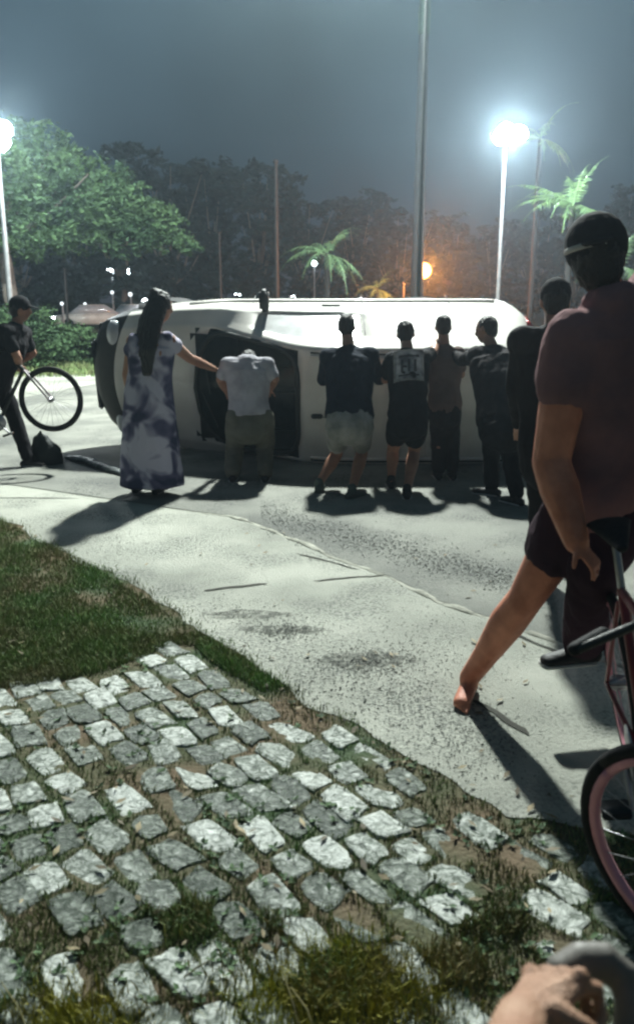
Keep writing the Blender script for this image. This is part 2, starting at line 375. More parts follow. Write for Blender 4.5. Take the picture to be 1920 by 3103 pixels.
# ------------------------------------------------------------------ cobbles
def in_poly(x, y, poly):
    c = False; j = len(poly) - 1
    for i in range(len(poly)):
        xi, yi = poly[i]; xj, yj = poly[j]
        if (yi > y) != (yj > y) and x < (xj - xi) * (y - yi) / (yj - yi) + xi: c = not c
        j = i
    return c
pave_near = [(p.x, p.y) for p in je] + [(30, 2.5), (30, 21), (-30, 21)]
GRASSPX = [(-500, 1300), (2, 1574), (300, 1728), (545, 1881), (749, 2008), (880, 2090), (800, 2100), (640, 2010), (590, 1960), (520, 1955), (450, 1990), (300, 2040), (120, 2075), (-100, 2110), (-900, 2200), (-2000, 2200)]
grass_poly = [(G(*p).x, G(*p).y) for p in GRASSPX]
u = (G(1533, 2476) - G(545, 1881)).normalized(); vv = V((-u.y, u.x, 0)); o0 = G(1229, 2300)
if vv.y > 0: vv = -vv
sv, sf = [], []
def cobble(c, a, b, hl, hw):
    base = len(sv); n = 14; ph = random.random() * 9; tilt = (random.uniform(-.05, .05), random.uniform(-.05, .05))
    top = random.uniform(0.002, 0.009) - (0.004 if proj(c)[0] > 1050 and random.random() < .6 else 0); sq = random.uniform(.25, .5); sk = random.uniform(-.3, .3); q1 = [random.uniform(.78, 1.12) for _ in range(n)]
    prof = [(1.03, -0.02), (1.0, 0.6), (0.95, 0.95), (0.72, 1.0), (0.38, 1.02)]
    for q, hz in prof:
        for i in range(n):
            t = 2 * math.pi * i / n; cs, sn = math.cos(t), math.sin(t)
            ex = abs(cs) ** sq * (1 if cs > 0 else -1); ey = abs(sn) ** sq * (1 if sn > 0 else -1)
            r = (1 + 0.30 * noise.noise(V((cs * 1.6 + ph, sn * 1.6, ph)))) * (.75 + .25 * q1[i])
            p = c + a * (hl * (ex + sk * ey * .6) * r * q) + b * (hw * ey * r * q)
            z = top * hz + (tilt[0] * ex + tilt[1] * ey) * hl * q * (1 if hz > 0 else 0) + 0.003 * noise.noise(V((p.x * 22, p.y * 22, ph)))
            sv.append((p.x, p.y, z if hz > 0 else -0.01))
    sv.append((c.x, c.y, top * 1.03))
    for k in range(len(prof) - 1):
        for i in range(n):
            j = (i + 1) % n; sf.append((base + k * n + i, base + k * n + j, base + (k + 1) * n + j, base + (k + 1) * n + i))
    for i in range(n): sf.append((base + 4 * n + i, base + 4 * n + (i + 1) % n, base + 5 * n))
BARE = [(560, 2790, 120, 60), (1360, 2940, 110, 60), (1030, 2980, 150, 90), (1490, 2810, 90, 40), (860, 2800, 90, 35)]
stones_c = []
for r in range(-2, 46):
    t = -4.0
    while t < 4.5:
        hl = random.uniform(.062, .106); gap = random.uniform(.009, .024)
        c = o0 + u * (t + hl) + vv * (0.11 + r * 0.122 + random.uniform(-.008, .008) + 0.015 * math.sin(t * 1.7 + r)); t += 2 * hl + gap
        if c.y < 0.9: continue
        px, py = proj(c)
        if not (-350 < px < 2250 and py < 3500): continue
        if in_poly(c.x, c.y, pave_near) or in_poly(c.x, c.y, grass_poly): continue
        if min((V((c.x, c.y, 0)) - V((q.x, q.y, 0))).length for q in je) < 0.10: continue
        if any(((px - bx) / rx) ** 2 + ((py - by) / ry) ** 2 < 1 for bx, by, rx, ry in BARE): continue
        if random.random() < 0.05 or (px > 1250 and random.random() < 0.12): continue
        an = random.gauss(0, .10); a = (u * math.cos(an) + vv * math.sin(an)); b = V((-a.y, a.x, 0))
        cobble(c, a, b, hl, random.uniform(.046, .057)); stones_c.append((c, hl))
tag(pymesh('cobblestone_paving', sv, sf, M['stone'], smooth=True), kind='structure')
nc = je

# ------------------------------------------------------------------ grass
def blades(name, items, m, label):
    vs, fs = [], []
    for (x, y, h, wd) in items:
        a = random.uniform(0, 6.283); dx, dy = math.cos(a) * wd, math.sin(a) * wd
        la = random.uniform(0, 6.283); ln = h * random.uniform(.1, .9); b = len(vs)
        mx_, my_ = x + math.cos(la) * ln * .35, y + math.sin(la) * ln * .35
        vs += [(x - dx, y - dy, -.005), (x + dx, y + dy, -.005), (mx_ + dx * .7, my_ + dy * .7, h * .6), (mx_ - dx * .7, my_ - dy * .7, h * .6), (x + math.cos(la) * ln, y + math.sin(la) * ln, h)]
        fs += [(b, b + 1, b + 2, b + 3), (b + 3, b + 2, b + 4)]
    return tag(pymesh(name, vs, fs, m), label, 'grass', kind='stuff')
it, dry = [], []
xs = [p[0] for p in grass_poly]; n_ = 0
while n_ < 50000:
    px = random.uniform(-150, 900); py = random.uniform(1500, 2120); g = G(px, py)
    if not in_poly(g.x, g.y, grass_poly): continue
    n_ += 1
    dens = noise.noise(V((g.x * 2.2, g.y * 2.2, 3)))
    if dens < -.25 and random.random() < .6: continue
    h = random.uniform(.008, .030) * (1.25 + dens)
    (dry if random.random() < .07 + .25 * max(0, noise.noise(V((g.x * 1.5, g.y * 1.5, 8)))) else it).append((g.x, g.y, h, random.uniform(.0015, .0035)))
import collections
cell = collections.defaultdict(list)
for c, hl in stones_c: cell[(int(c.x // .3), int(c.y // .3))].append((c, hl))
n_ = 0
while n_ < 68000:
    px = random.uniform(-100, 2000); py = random.uniform(1980, 3200); g = G(px, py)
    if in_poly(g.x, g.y, pave_near) or in_poly(g.x, g.y, grass_poly): continue
    n_ += 1
    i, j = int(g.x // .3), int(g.y // .3); near = 1
    for a in (-1, 0, 1):
        for b in (-1, 0, 1):
            for c, hl in cell[(i + a, j + b)]:
                d = V((g.x, g.y, 0)) - c
                if (abs(d.dot(u)) / (hl * .97)) ** 3 + (abs(d.dot(vv)) / .050) ** 3 < 1: near = 0
    if not near: continue
    bare = any(((px - bx) / rx) ** 2 + ((py - by) / ry) ** 2 < 1.25 for bx, by, rx, ry in BARE)
    if not bare and random.random() < .35: continue
    h = random.uniform(.010, .026) * (1.9 if bare else 1)
    (dry if random.random() < (.4 if bare else .06) + (.3 if px > 1100 else 0) else it).append((g.x, g.y, h, random.uniform(.0013, .003)))
n_ = 0
while n_ < 9000:
    x = random.uniform(-9.5, -3.0); y = random.uniform(19.3, 27); n_ += 1
    it.append((x, y, random.uniform(.06, .16), .012))
for k in range(1500):   # ragged fringe over the pavement edge
    p = random.choice(je[8:80]); it.append((p.x + random.gauss(0, .03), p.y + random.gauss(0, .03), random.uniform(.01, .04), .002))
olive = []
for k in range(3800):
    px = random.gauss(1040, 170); py = random.gauss(3010, 75); g = G(px, py)
    olive.append((g.x, g.y, random.uniform(.015, .055), random.uniform(.0012, .0028)))
for k in range(1500):
    g = G(random.gauss(230, 110), random.gauss(3110, 60)); olive.append((g.x, g.y, random.uniform(.015, .05), random.uniform(.0012, .0028)))
blades('olive_grass', olive, M['olive'], 'taller olive yellow grass tuft at the bottom edge among the nearest cobbles')
wv, wf = [], []
for k in range(800):   # broad-leaved weeds and litter
    px = random.uniform(-80, 1900); py = random.uniform(1590, 3050); g = G(px, py)
    if in_poly(g.x, g.y, pave_near) or noise.noise(V((g.x * 2.5, g.y * 2.5, 21))) < -.02: continue
    for q in range(random.randint(3, 6)):
        a = random.uniform(0, 6.28); L_ = random.uniform(.010, .026); d = V((math.cos(a), math.sin(a), random.uniform(.2, .9))).normalized(); sd_ = V((-d.y, d.x, 0)) * L_ * .4; b = len(wv); o_ = V((g.x, g.y, .006))
        wv += [o_, o_ + d * L_ * .6 + sd_, o_ + d * L_ * 1.3 - V((0, 0, .004)), o_ + d * L_ * .6 - sd_]; wf.append((b, b + 1, b + 2, b + 3))
tag(pymesh('weeds', wv, wf, M['weed']), 'small broad-leaved weeds scattered through the grass and cobble joints', 'weeds', kind='stuff')
lv, lf = [], []
for k in range(150):
    g = G(random.uniform(0, 1750), random.uniform(1600, 2900)); a = random.uniform(0, 6.28); L_ = random.uniform(.012, .03); d = V((math.cos(a), math.sin(a), .15)); sd_ = V((-d.y, d.x, random.uniform(0, .4))) * L_ * .38; b = len(lv); o_ = V((g.x, g.y, .016))
    lv += [o_ - d * L_, o_ + sd_, o_ + d * L_, o_ - sd_]; lf.append((b, b + 1, b + 2, b + 3))
tag(pymesh('fallen_leaves', lv, lf, M['litter']), 'dead leaves and scraps lying on the pavement and grass', 'litter', kind='stuff')
blades('grass', it, M['grass'], 'short green grass and weeds between the cobbles and the pavement')
blades('dry_grass', dry, M['dry'], 'dry yellowish blades mixed into the grass and cobble joints')
bm = bmesh.new()
for pts in ([(285, 3180, 0), (281, 3060, .10), (277, 2935, .2)], [(110, 3200, 0), (60, 3060, .06), (5, 2975, .1)], [(915, 3180, 0), (890, 3050, .08), (860, 2955, .1)],
            [(960, 3160, 0), (930, 3060, .06), (880, 2990, .08)], [(560, 2960, .02), (600, 2930, .05), (645, 2905, .06)]):
    tube(bm, [G(a, b, z) for a, b, z in pts], [.0025, .002, .001], seg=6)
tag(link('dry_stalks', bm, M['dry']), 'a few long pale straw stalks standing in the nearest grass', 'stalk', kind='stuff')

# ------------------------------------------------------------------ trees
def crown_mesh(name, blobs, nleaf, size, seed):
    rnd = random.Random(seed); vs, fs = [], []
    tot = sum(b[3] ** 2 for b in blobs)
    for (bx, by, bz, br) in blobs:
        n = int(nleaf * br * br / tot)
        twigs = [V((rnd.gauss(0, 1), rnd.gauss(0, 1), rnd.gauss(0, .75))).normalized() * br * rnd.uniform(.55, 1.05) for _ in range(max(6, n // 28))]
        for _ in range(n):
            t = rnd.choice(twigs); q = t + V((rnd.gauss(0, 1), rnd.gauss(0, 1), rnd.gauss(0, .6))) * br * .13
            c = V((bx, by, bz)) + q
            a = V((rnd.gauss(0, 1), rnd.gauss(0, 1), rnd.gauss(0, .5))).normalized(); b = a.orthogonal().normalized(); b.rotate(Matrix.Rotation(rnd.uniform(0, 6.3), 3, a))
            s = size * rnd.uniform(.6, 1.4); k = len(vs)
            vs += [c - a * s, c + b * s * .45, c + a * s, c - b * s * .45]; fs.append((k, k + 1, k + 2, k + 3))
    return vs, fs
def tree(name, base, blobs, nleaf, size, m, label, group=None, trunk_r=.2, seed=1):
    t = empty(name, base, label, 'tree', group)
    vs, fs = crown_mesh('crown', blobs, nleaf, size, seed)
    pymesh('crown', [V(base) + v for v in vs], fs, m, t)
    bm = bmesh.new(); rnd = random.Random(seed + 5)
    top = V(base) + V((0, 0, min(b[2] for b in blobs) + .4))
    tube(bm, [V(base) - V((0, 0, .1)), V(base).lerp(top, .5) + V((.1, 0, 0)), top], [trunk_r, trunk_r * .8, trunk_r * .6], seg=10)
    for (bx, by, bz, br) in blobs:
        if bz + base[2] < top.z + .8: continue
        e = V(base) + V((bx, by, bz)); mid = top.lerp(e, .5) + V((rnd.uniform(-.2, .2), rnd.uniform(-.2, .2), -.15))
        tube(bm, [top - V((0, 0, .2)), mid, e + V((0, 0, br * .3))], [trunk_r * .4, trunk_r * .25, trunk_r * .08], seg=7)
    link('trunk', bm, M['bark'], t); return t
def copy_thing(root, loc, rz=0, label=None, group=None, scale=1):
    r = root.copy(); C.objects.link(r); r.location = loc; r.rotation_euler = (0, 0, rz); r.scale = (scale,) * 3
    if label: r['label'] = label
    if group: r['group'] = group
    for ch in list(root.children):
        c = ch.copy(); C.objects.link(c); c.parent = r
        for g in list(ch.children):
            d = g.copy(); C.objects.link(d); d.parent = c
    return r
# left tree, lit by the lamp beside it
TY = 27.0
bl = []
for (px, py, r_) in ((60, 470, 1.1), (150, 500, 1.15), (20, 600, 1.2), (170, 620, 1.2), (270, 560, 1.0), (330, 640, 1.0), (90, 700, 1.0), (230, 700, .95),
                     (420, 655, .85), (490, 690, .75), (390, 720, .75), (550, 730, .5), (-120, 560, 1.4), (-150, 420, 1.2), (-40, 690, 1.2), (590, 755, .3), (330, 560, .7)):
    q = P(px, py, TY + random.uniform(-1, 1)); bl.append((q.x + 9.5, q.y - TY, q.z, r_))
tree('broadleaf_tree', (-9.5, TY, 0), bl, 34000, .075, M['leaf'], 'big leafy tree lit green on the left, under the bright lamp', trunk_r=.28, seed=3)
# hedge/bushes below
for i, (px, py, Y, bs, lab) in enumerate((
        (20, 960, 21.5, [(0, 0, .5, .7), (-.6, .2, .45, .6), (.5, .2, .35, .5)], 'dark bush behind the cyclist at the left edge'),
        (140, 985, 23, [(0, 0, .5, .6), (.5, .1, .35, .5), (-.5, 0, .55, .6), (.9, 0, .2, .35)], 'rounded green bush above the raised bicycle wheel'),
        (245, 1010, 24, [(0, 0, .35, .45), (.5, 0, .25, .4), (-.4, .1, .4, .5)], 'low green bush between the bicycle and the van front'))):
    g = P(px, 1060, Y); tree('bush', (g.x, Y, 0), [(a * 1.5, b, c * 1.5, d * 1.25) for a, b, c, d in bs], 5200, .06, M['leaf'], lab, 'bushes behind the grass verge', trunk_r=.04, seed=20 + i)
# far tree line
rr = random.Random(11); protos = []
for k in range(3):
    bs = [(rr.uniform(-3, 3), rr.uniform(-2, 2), rr.uniform(3.0, 10.5), rr.uniform(1.4, 2.6)) for _ in range(13)] + [(rr.uniform(-4, 4), 0, 2.2, 2.0) for _ in range(3)]
    protos.append((bs, 40 + k))
FT = [(-60, 58, .80), (110, 62, .85), (300, 66, .95), (410, 60, 1.0), (540, 64, 1.08), (660, 70, 1.02), (790, 66, .98), (930, 72, .9), (1070, 78, .92), (1190, 74, .78), (1330, 80, .82), (1460, 76, .7), (1590, 78, .8), (1700, 72, .72), (1830, 70, .85), (1980, 66, .9)]
WORDS = ['leftmost', 'second from the left', 'third from the left', 'fourth from the left', 'fifth from the left', 'sixth from the left', 'seventh from the left', 'eighth from the left', 'eighth from the right', 'seventh from the right', 'sixth from the right', 'fifth from the right', 'fourth from the right', 'third from the right', 'second from the right', 'rightmost']
roots = []
for i, (px, Y, s) in enumerate(FT):
    x = (px - 960) / FPX * Y * 1.02; lab = 'dark hazy tree in the distant tree line, %s' % WORDS[i]
    if i < 3:
        bs, sd = protos[i]
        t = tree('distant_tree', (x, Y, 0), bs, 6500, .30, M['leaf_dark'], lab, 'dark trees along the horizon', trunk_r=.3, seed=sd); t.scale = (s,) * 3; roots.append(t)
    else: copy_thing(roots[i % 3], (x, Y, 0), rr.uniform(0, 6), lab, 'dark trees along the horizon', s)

# ------------------------------------------------------------------ palms
def frond(vs, fs, root, az, elev, length, droop, wid, rnd, nl=22):
    pts = []; d = V((math.cos(az) * math.cos(elev), math.sin(az) * math.cos(elev), math.sin(elev))); p = V(root); st = length / 10
    for k in range(11):
        pts.append(p.copy()); p = p + d * st; d.z -= droop / 10; d.normalize()
    for i in range(nl):
        t = .12 + .88 * i / nl; k = min(int(t * 10), 9); q = pts[k].lerp(pts[k + 1], t * 10 - k); dd = (pts[k + 1] - pts[k]).normalized()
        side = dd.cross(V((0, 0, 1))).normalized()
        ll = wid * math.sin(min(1, t * 1.15 + .12) * math.pi) * rnd.uniform(.8, 1.2) + .03
        for sg in (-1, 1):
            tip = q + side * sg * ll * .75 + dd * ll * .5 - V((0, 0, ll * rnd.uniform(.2, .7))); b = len(vs); w_ = dd * length * .012
            vs.extend([q - w_, q + w_, tip]); fs.append((b, b + 1, b + 2))
    for k in range(10):
        b = len(vs); s_ = (pts[k + 1] - pts[k]).normalized().cross(V((0, 0, 1))).normalized() * .012 * length / 1.5 * (1 - k / 12)
        vs.extend([pts[k] - s_, pts[k] + s_, pts[k + 1] + s_ * .8, pts[k + 1] - s_ * .8]); fs.append((b, b + 1, b + 2, b + 3))
def palm(name, base, h, rt, n, fl, label, group=None, seed=1, wid=.45, shaft=0, lean=(0, 0), emin=-.2, emax=1.35, droop=1.3, cat='palm tree'):
    t = empty(name, base, label, cat, group); rnd = random.Random(seed); B = V(base); top = B + V((lean[0], lean[1], h))
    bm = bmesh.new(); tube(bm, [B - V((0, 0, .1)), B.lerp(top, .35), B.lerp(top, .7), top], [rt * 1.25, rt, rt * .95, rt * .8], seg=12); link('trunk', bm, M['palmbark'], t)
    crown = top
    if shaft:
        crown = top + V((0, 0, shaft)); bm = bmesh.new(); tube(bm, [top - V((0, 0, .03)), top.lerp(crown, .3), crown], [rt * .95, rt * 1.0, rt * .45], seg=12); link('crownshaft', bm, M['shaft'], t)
    vs, fs = [], []
    for k in range(n): frond(vs, fs, crown, k * 2.4 + rnd.uniform(-.3, .3), emin + (emax - emin) * ((k * .618) % 1), fl * rnd.uniform(.8, 1.15), droop * rnd.uniform(.8, 1.2), wid, rnd)
    pymesh('crown', vs, fs, M['palm'], t); return t
def at(px, Y): return (px - 960) / FPX * (Y * _c + CAMZ * _s)
palm('royal_palm', (at(1258, 38), 38, 0), 12.2, .25, 16, 3.4, 'tall royal palm with smooth pale trunk behind the orange lamp', None, 2, .6, shaft=2.2, emin=.35)
palm('young_palm', (at(990, 33), 33, 0), 3.3, .11, 13, 2.2, 'small palm with pale drooping fronds above the navy man', 'young palms', 5, .35, droop=2.3)
palm('young_palm', (at(1140, 46), 46, 0), 2.2, .11, 11, 1.8, 'smallest faint palm just left of the orange lamp', 'young palms', 6, .3, droop=2.2)
palm('young_palm', (at(1700, 22), 22, 0), 3.85, .08, 19, 1.75, 'bright green palm above the bystanders on the right', 'young palms', 9, .30, droop=1.5, emin=-.1)
palm('young_palm', (at(1850, 26), 26, 0), 2.6, .11, 13, 1.7, 'greyish palm half hidden behind the cyclist head', 'young palms', 12, .3, droop=2.0)
palm('young_palm', (at(1600, 41), 41, 0), 8.6, .11, 15, 2.3, 'palm with fronds lit white right beside the floodlight pole', 'young palms', 14, .35, droop=2.0)

# ------------------------------------------------------------------ lamps
def lamp_post(name, x, y, h, heads, m, label, group=None, r=.07, cat='street lamp', hr=.16, pm='pole'):
    t = empty(name, (x, y, 0), label, cat, group)
    bm = bmesh.new(); tube(bm, [(x, y, -.05), (x, y, h * .5), (x, y, h)], [r * 1.2, r, r * .7], seg=10)
    for (dx, dz) in heads:
        if abs(dx) > .2: tube(bm, [(x, y, h - .05), (x + dx * .6, y, h + dz * .7), (x + dx, y, h + dz)], [r * .5, r * .45, r * .4], seg=8)
    link('pole', bm, M[pm], t)
    for (dx, dz) in heads:
        bm = bmesh.new(); c = V((x + dx, y, h + dz))
        box(bm, c + V((0, .16, .03)), hr * 1.3, .16, hr * .9, bev=.02); hd = link('lamp_head', bm, M['pole'], t, smooth=False)
        bm = bmesh.new(); ell(bm, c + V((0, -.02, 0)), hr, .10, hr * .9); link('lens', bm, m, hd)
    return t
def ball_lamp(name, px, py, Y, rp_, m, label, group, pole=True, cat='street lamp', h0=0):
    q = P(px, py, Y); r_ = rp_ * 1.05 / FPX * Y
    t = empty(name, (q.x, Y, h0), label, cat, group)
    bm = bmesh.new(); tube(bm, [(q.x, Y + r_, 0), (q.x, Y + r_, q.z + r_ * .5)], [.06, .05], seg=8)
    if pole: link('pole', bm, M['pole'], t)
    else: bm.free()
    bm = bmesh.new(); box(bm, q + V((0, r_ * .8, r_ * .3)), r_ * 1.1, r_ * .8, r_ * .9, bev=r_ * .1); link('lamp_head', bm, M['pole'], t, smooth=False)
    bm = bmesh.new(); ell(bm, q, r_, r_ * .6, r_); link('lens', bm, m, t)
    return t
FY = 32.0; fx = at(1512, FY); fz = P(1530, 420, FY).z
lamp_post('floodlight_mast', P(1530, 430, FY).x, FY, fz, [(-.15, .05), (.19, .07), (0, .24), (.46, .16)], M['lampwf'], 'tall white floodlight mast, brightest lamp right of centre', hr=.29)
lamp_light('flood_light_source', P(1530, 425, FY) + V((0, -.9, 0)), 5000, (.90, .97, 1.0), .4)
LY = 24.0; q = P(-12, 395, LY)
lamp_post('floodlight_mast', q.x, LY, q.z, [(.18, .0), (-.3, .2), (.1, -.28)], M['lampwf'], 'floodlight mast cut by the left edge, beside the green tree', hr=.26)
lamp_light('left_light_source', q + V((.6, -.9, .1)), 480, (.88, .97, 1.0), .3)
at_ = at
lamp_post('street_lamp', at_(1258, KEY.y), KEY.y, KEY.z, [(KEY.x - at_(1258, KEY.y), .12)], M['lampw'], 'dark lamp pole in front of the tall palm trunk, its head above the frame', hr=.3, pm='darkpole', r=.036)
lamp_light('key_light_source', KEY - V((0, .1, .35)), 22500, (.93, 1.0, .94), .30)
# far lamps
for i, (px, py, Y, rp_, mm, lab) in enumerate((
        (335, 812, 62, 15, 'lampw2', 'left one of the twin white lamps above the parked cars'),
        (392, 812, 62, 16, 'lampw2', 'right one of the twin white lamps above the parked cars'),
        (720, 888, 70, 9, 'lampw2', 'small white lamp low over the van hood'),
        (828, 866, 66, 8, 'lampw2', 'small white lamp just right of the wing mirror'),
        (952, 798, 64, 6, 'lampw2', 'tiny white lamp under the small pale palm'),
        (888, 900, 80, 7, 'lampw2', 'tiny white lamp resting on the van outline by the pale trunk'),
        (340, 886, 58, 5, 'lampm', 'small white light under the left twin lamp'),
        (395, 892, 57, 6, 'lampm', 'small white light under the right twin lamp'),
        (440, 914, 54, 8, 'lampw2', 'white light touching the woman hair on its left side'),
        (188, 920, 50, 5, 'lampm', 'soft pale light at the foot of the thin pole by the bushes'),
        (258, 922, 56, 5, 'lampm', 'low white light on the roofline of the leftmost parked car'),
        (1297, 904, 80, 6, 'lampr', 'tiny pinkish lamp straight below the orange lamp'))):
    ball_lamp('distant_lamp', px, py, Y, rp_, M[mm], lab, 'distant lamps')
ball_lamp('sodium_lamp', 1282, 820, 44, 22, M['lampo'], 'glowing orange street lamp low over the van roof', 'distant lamps')
lamp_light('sodium_light_source', P(1282, 820, 44) + V((0, -.9, 0)), 4800, (1, .28, .05), .3)
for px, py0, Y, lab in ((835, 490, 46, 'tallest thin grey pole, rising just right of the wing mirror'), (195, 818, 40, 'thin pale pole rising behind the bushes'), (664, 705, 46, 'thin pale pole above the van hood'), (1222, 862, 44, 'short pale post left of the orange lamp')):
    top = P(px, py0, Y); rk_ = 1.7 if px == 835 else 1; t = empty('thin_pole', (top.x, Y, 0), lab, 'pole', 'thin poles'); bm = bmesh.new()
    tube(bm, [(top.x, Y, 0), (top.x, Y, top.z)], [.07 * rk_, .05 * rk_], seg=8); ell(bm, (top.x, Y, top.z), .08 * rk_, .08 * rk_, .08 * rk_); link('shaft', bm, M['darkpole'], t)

# ------------------------------------------------------------------ parked cars in the distance
def car(base, rz, label, m):
    t = empty('parked_car', (0, 0, 0), label, 'car', 'cars parked in the distance')
    sec = [(-2.1, .62, .30, .72), (-2.0, .78, .28, .78), (-1.2, .9, .26, .84), (0, .92, .26, .86), (1.2, .92, .26, .84), (2.0, .84, .30, .78), (2.1, .66, .34, .7)]
    bm = bmesh.new(); rs = []
    for x, zt, zb, hw in sec:
        rs.append([bm.verts.new((x, s * hw * k, z)) for s, k, z in ((-1, .85, zb), (-1, 1, zb + .12), (-1, 1, zt - .12), (-1, .88, zt), (1, .88, zt), (1, 1, zt - .12), (1, 1, zb + .12), (1, .85, zb))])
    for a, b in zip(rs, rs[1:]):
        for i in range(8): bm.faces.new((a[i], a[(i + 1) % 8], b[(i + 1) % 8], b[i]))
    bm.faces.new(rs[0]); bm.faces.new(rs[-1]); bmesh.ops.recalc_face_normals(bm, faces=bm.faces)
    link('body', bm, m, t)
    bm = bmesh.new(); rs = []
    for x, zt, hw in ((-1.25, .90, .72), (-.6, 1.36, .60), (.9, 1.38, .60), (1.6, .92, .72)):
        rs.append([bm.verts.new((x, s * w_, z)) for s, w_, z in ((-1, .76, .87), (-1, hw, zt), (1, hw, zt), (1, .76, .87))])
    for a, b in zip(rs, rs[1:]):
        for i in range(4): bm.faces.new((a[i], a[(i + 1) % 4], b[(i + 1) % 4], b[i]))
    bm.faces.new(rs[0]); bm.faces.new(rs[-1]); bmesh.ops.recalc_face_normals(bm, faces=bm.faces); link('cabin_glass', bm, M['headlamp'], t)
    bm = bmesh.new(); box(bm, (.15, 0, 1.385), 1.45, 1.14, .05, bev=.02); link('roof', bm, m, t)
    for x in (-1.3, 1.3):
        for s in (-1, 1):
            bm = bmesh.new(); tube(bm, [(x, s * .68, .31), (x, s * .88, .31)], [.31, .31], ref=V((0, 0, 1)), seg=18, ends=False); link('wheel', bm, M['tyre'], t)
    for s in (-1, 1):
        bm = bmesh.new(); ell(bm, (-2.08, s * .58, .66), .05, .14, .08); link('headlight', bm, M['lampw2'], t)
    t.location = base; t.rotation_euler = (0, 0, rz); return t
c1 = car((at(275, 52), 52, 0), rad(20), 'pale parked car left of the woman, nearest the thin pole', M['white'])
c2 = copy_thing(c1, (at(405, 55), 55, 0), rad(78), 'pale parked car facing us just left of the woman head', 'cars parked in the distance')
c3 = copy_thing(c1, (at(640, 66), 66, 0), rad(5), 'pale parked car whose roof shows above the van hood', 'cars parked in the distance')

# ------------------------------------------------------------------ overturned van (lies on its side, roof towards us)
def lerp_tab(tab, x):
    if x <= tab[0][0]: return tab[0][1]
    for (a, fa), (b, fb) in zip(tab, tab[1:]):
        if x <= b: t = (x - a) / (b - a); return fa + (fb - fa) * t
    return tab[-1][1]
LEN = 4.85
TOP = [(0, .55), (.04, .70), (.12, .80), (.3, .88), (1.1, 1.05), (1.30, 1.11), (2.40, 1.73), (2.62, 1.785), (3.0, 1.81), (4.4, 1.80), (4.7, 1.76), (4.8, 1.62), (LEN, 1.3)]
WT = [(0, .50), (.12, .58), (.7, .66), (1.0, .68), (1.3, .70), (2.25, .635), (4.6, .63), (LEN, .58)]
WB = [(0, .56), (.08, .64), (.3, .72), (.7, .79), (1.2, .84), (4.5, .84), (4.75, .81), (LEN, .74)]
BOT = [(0, .40), (.2, .26), (4.6, .26), (LEN, .36)]
BOW = [(0, .22), (.3, .22), (1.25, .24), (1.7, .12), (2.40, .01), (2.6, 0), (4.5, 0), (LEN, -.06)]
def sect(L, n_side=5, n_top=14):
    ht, wt, wb, hb = lerp_tab(TOP, L), lerp_tab(WT, L), lerp_tab(WB, L), lerp_tab(BOT, L); bow = lerp_tab(BOW, L)
    belt = min(ht - .10, .98); half = []
    half += [(0, hb), (wb * .5, hb), (wb * .86, hb + .01), (wb * .95, hb + .07)]
    for k in range(n_side): t = k / (n_side - 1); half.append((wb * (1 - .03 * (1 - t) ** 2), hb + .14 + (belt - hb - .14) * t))
    hr = .085 if ht > 1.2 else .05; top_w = wt + .01
    for k in range(1, 6): t = k / 6; half.append((wb + (top_w - wb) * t, belt + (ht - hr - belt) * t))
    for k in range(1, 4): a = k / 4 * math.pi / 2; half.append((top_w - .055 * (1 - math.cos(a)) - .0, ht - hr + (hr - .03) * math.sin(a)))
    wl = half[-1][0] - .02
    for k in range(n_top // 2 + 1): t = 1 - k / (n_top // 2); half.append((wl * t, ht - .03 * t * t))
    full = half + [(-w_, h_) for w_, h_ in reversed(half[1:-1])]
    return [V((L + bow * (w_ / .75) ** 2, w_, h_)) for w_, h_ in full], len(half)
VT = empty('overturned_van', (-2.56, 10.46, 1.005), 'white panel van lying on its side with its roof towards us', 'van')
VT.rotation_euler = (rad(103), 0, 0)
def vlink(name, bm, m, parent=None, smooth=True):
    me = bpy.data.meshes.new(name); bm.to_mesh(me); bm.free()
    for x in (m if isinstance(m, (list, tuple)) else [m]): me.materials.append(x)
    if smooth: me.polygons.foreach_set('use_smooth', [True] * len(me.polygons))
    o = bpy.data.objects.new(name, me); C.objects.link(o); o.parent = parent or VT; return o
Ls = sorted(set([0, .02, .05, .08, .12, .2, .3, .42, .6, .8, 1.0, 1.12, 1.24, 1.32, 1.5, 1.7, 1.9, 2.1, 2.25, 2.36, 2.44, 2.52, 2.64, 2.8, 3.0, 3.3, 3.6, 3.9, 4.2, 4.4, 4.55, 4.7, 4.78, 4.82, LEN]))
secs = [sect(L)[0] for L in Ls]; nh = sect(1)[1]; NR = len(secs[0])
bm = bmesh.new(); rows = [[bm.verts.new(p) for p in s_] for s_ in secs]
i_roof0 = nh - 8      # first flat-top vertex index on the + side
glass_top = set(range(i_roof0 + 0, i_roof0 + 7))
def is_wind(k, i):
    j = i if i < nh - 1 else NR - 1 - i
    return 1.22 < Ls[k] < 2.37 and Ls[k + 1] <= 2.37 and j >= i_roof0
def is_side(k, i):
    j = i if i < nh - 1 else NR - 1 - i
    return 1.85 < Ls[k] and Ls[k + 1] <= 3.0 and 9 <= j <= 12
fglass, fside = [], []
for k in range(len(rows) - 1):
    for i in range(NR):
        j = (i + 1) % NR
        if is_wind(k, i): fglass.append((k, i, j)); continue
        if is_side(k, i): fside.append((k, i, j)); continue
        f = bm.faces.new((rows[k][i], rows[k][j], rows[k + 1][j], rows[k + 1][i]))
        L, h = Ls[k], secs[k][i].z
        if L < .26 or (h < .5 and (L < .45 or L > 4.6)) or h < .36: f.material_index = 1
        if h < .28: f.material_index = 2
for rw, fl in ((rows[0], 1), (rows[-1], 0)):
    cpt = sum((v.co for v in rw), V()) / len(rw); cv = bm.verts.new(cpt)
    for i in range(NR): f = bm.faces.new((cv, rw[i], rw[(i + 1) % NR])); f.material_index = fl
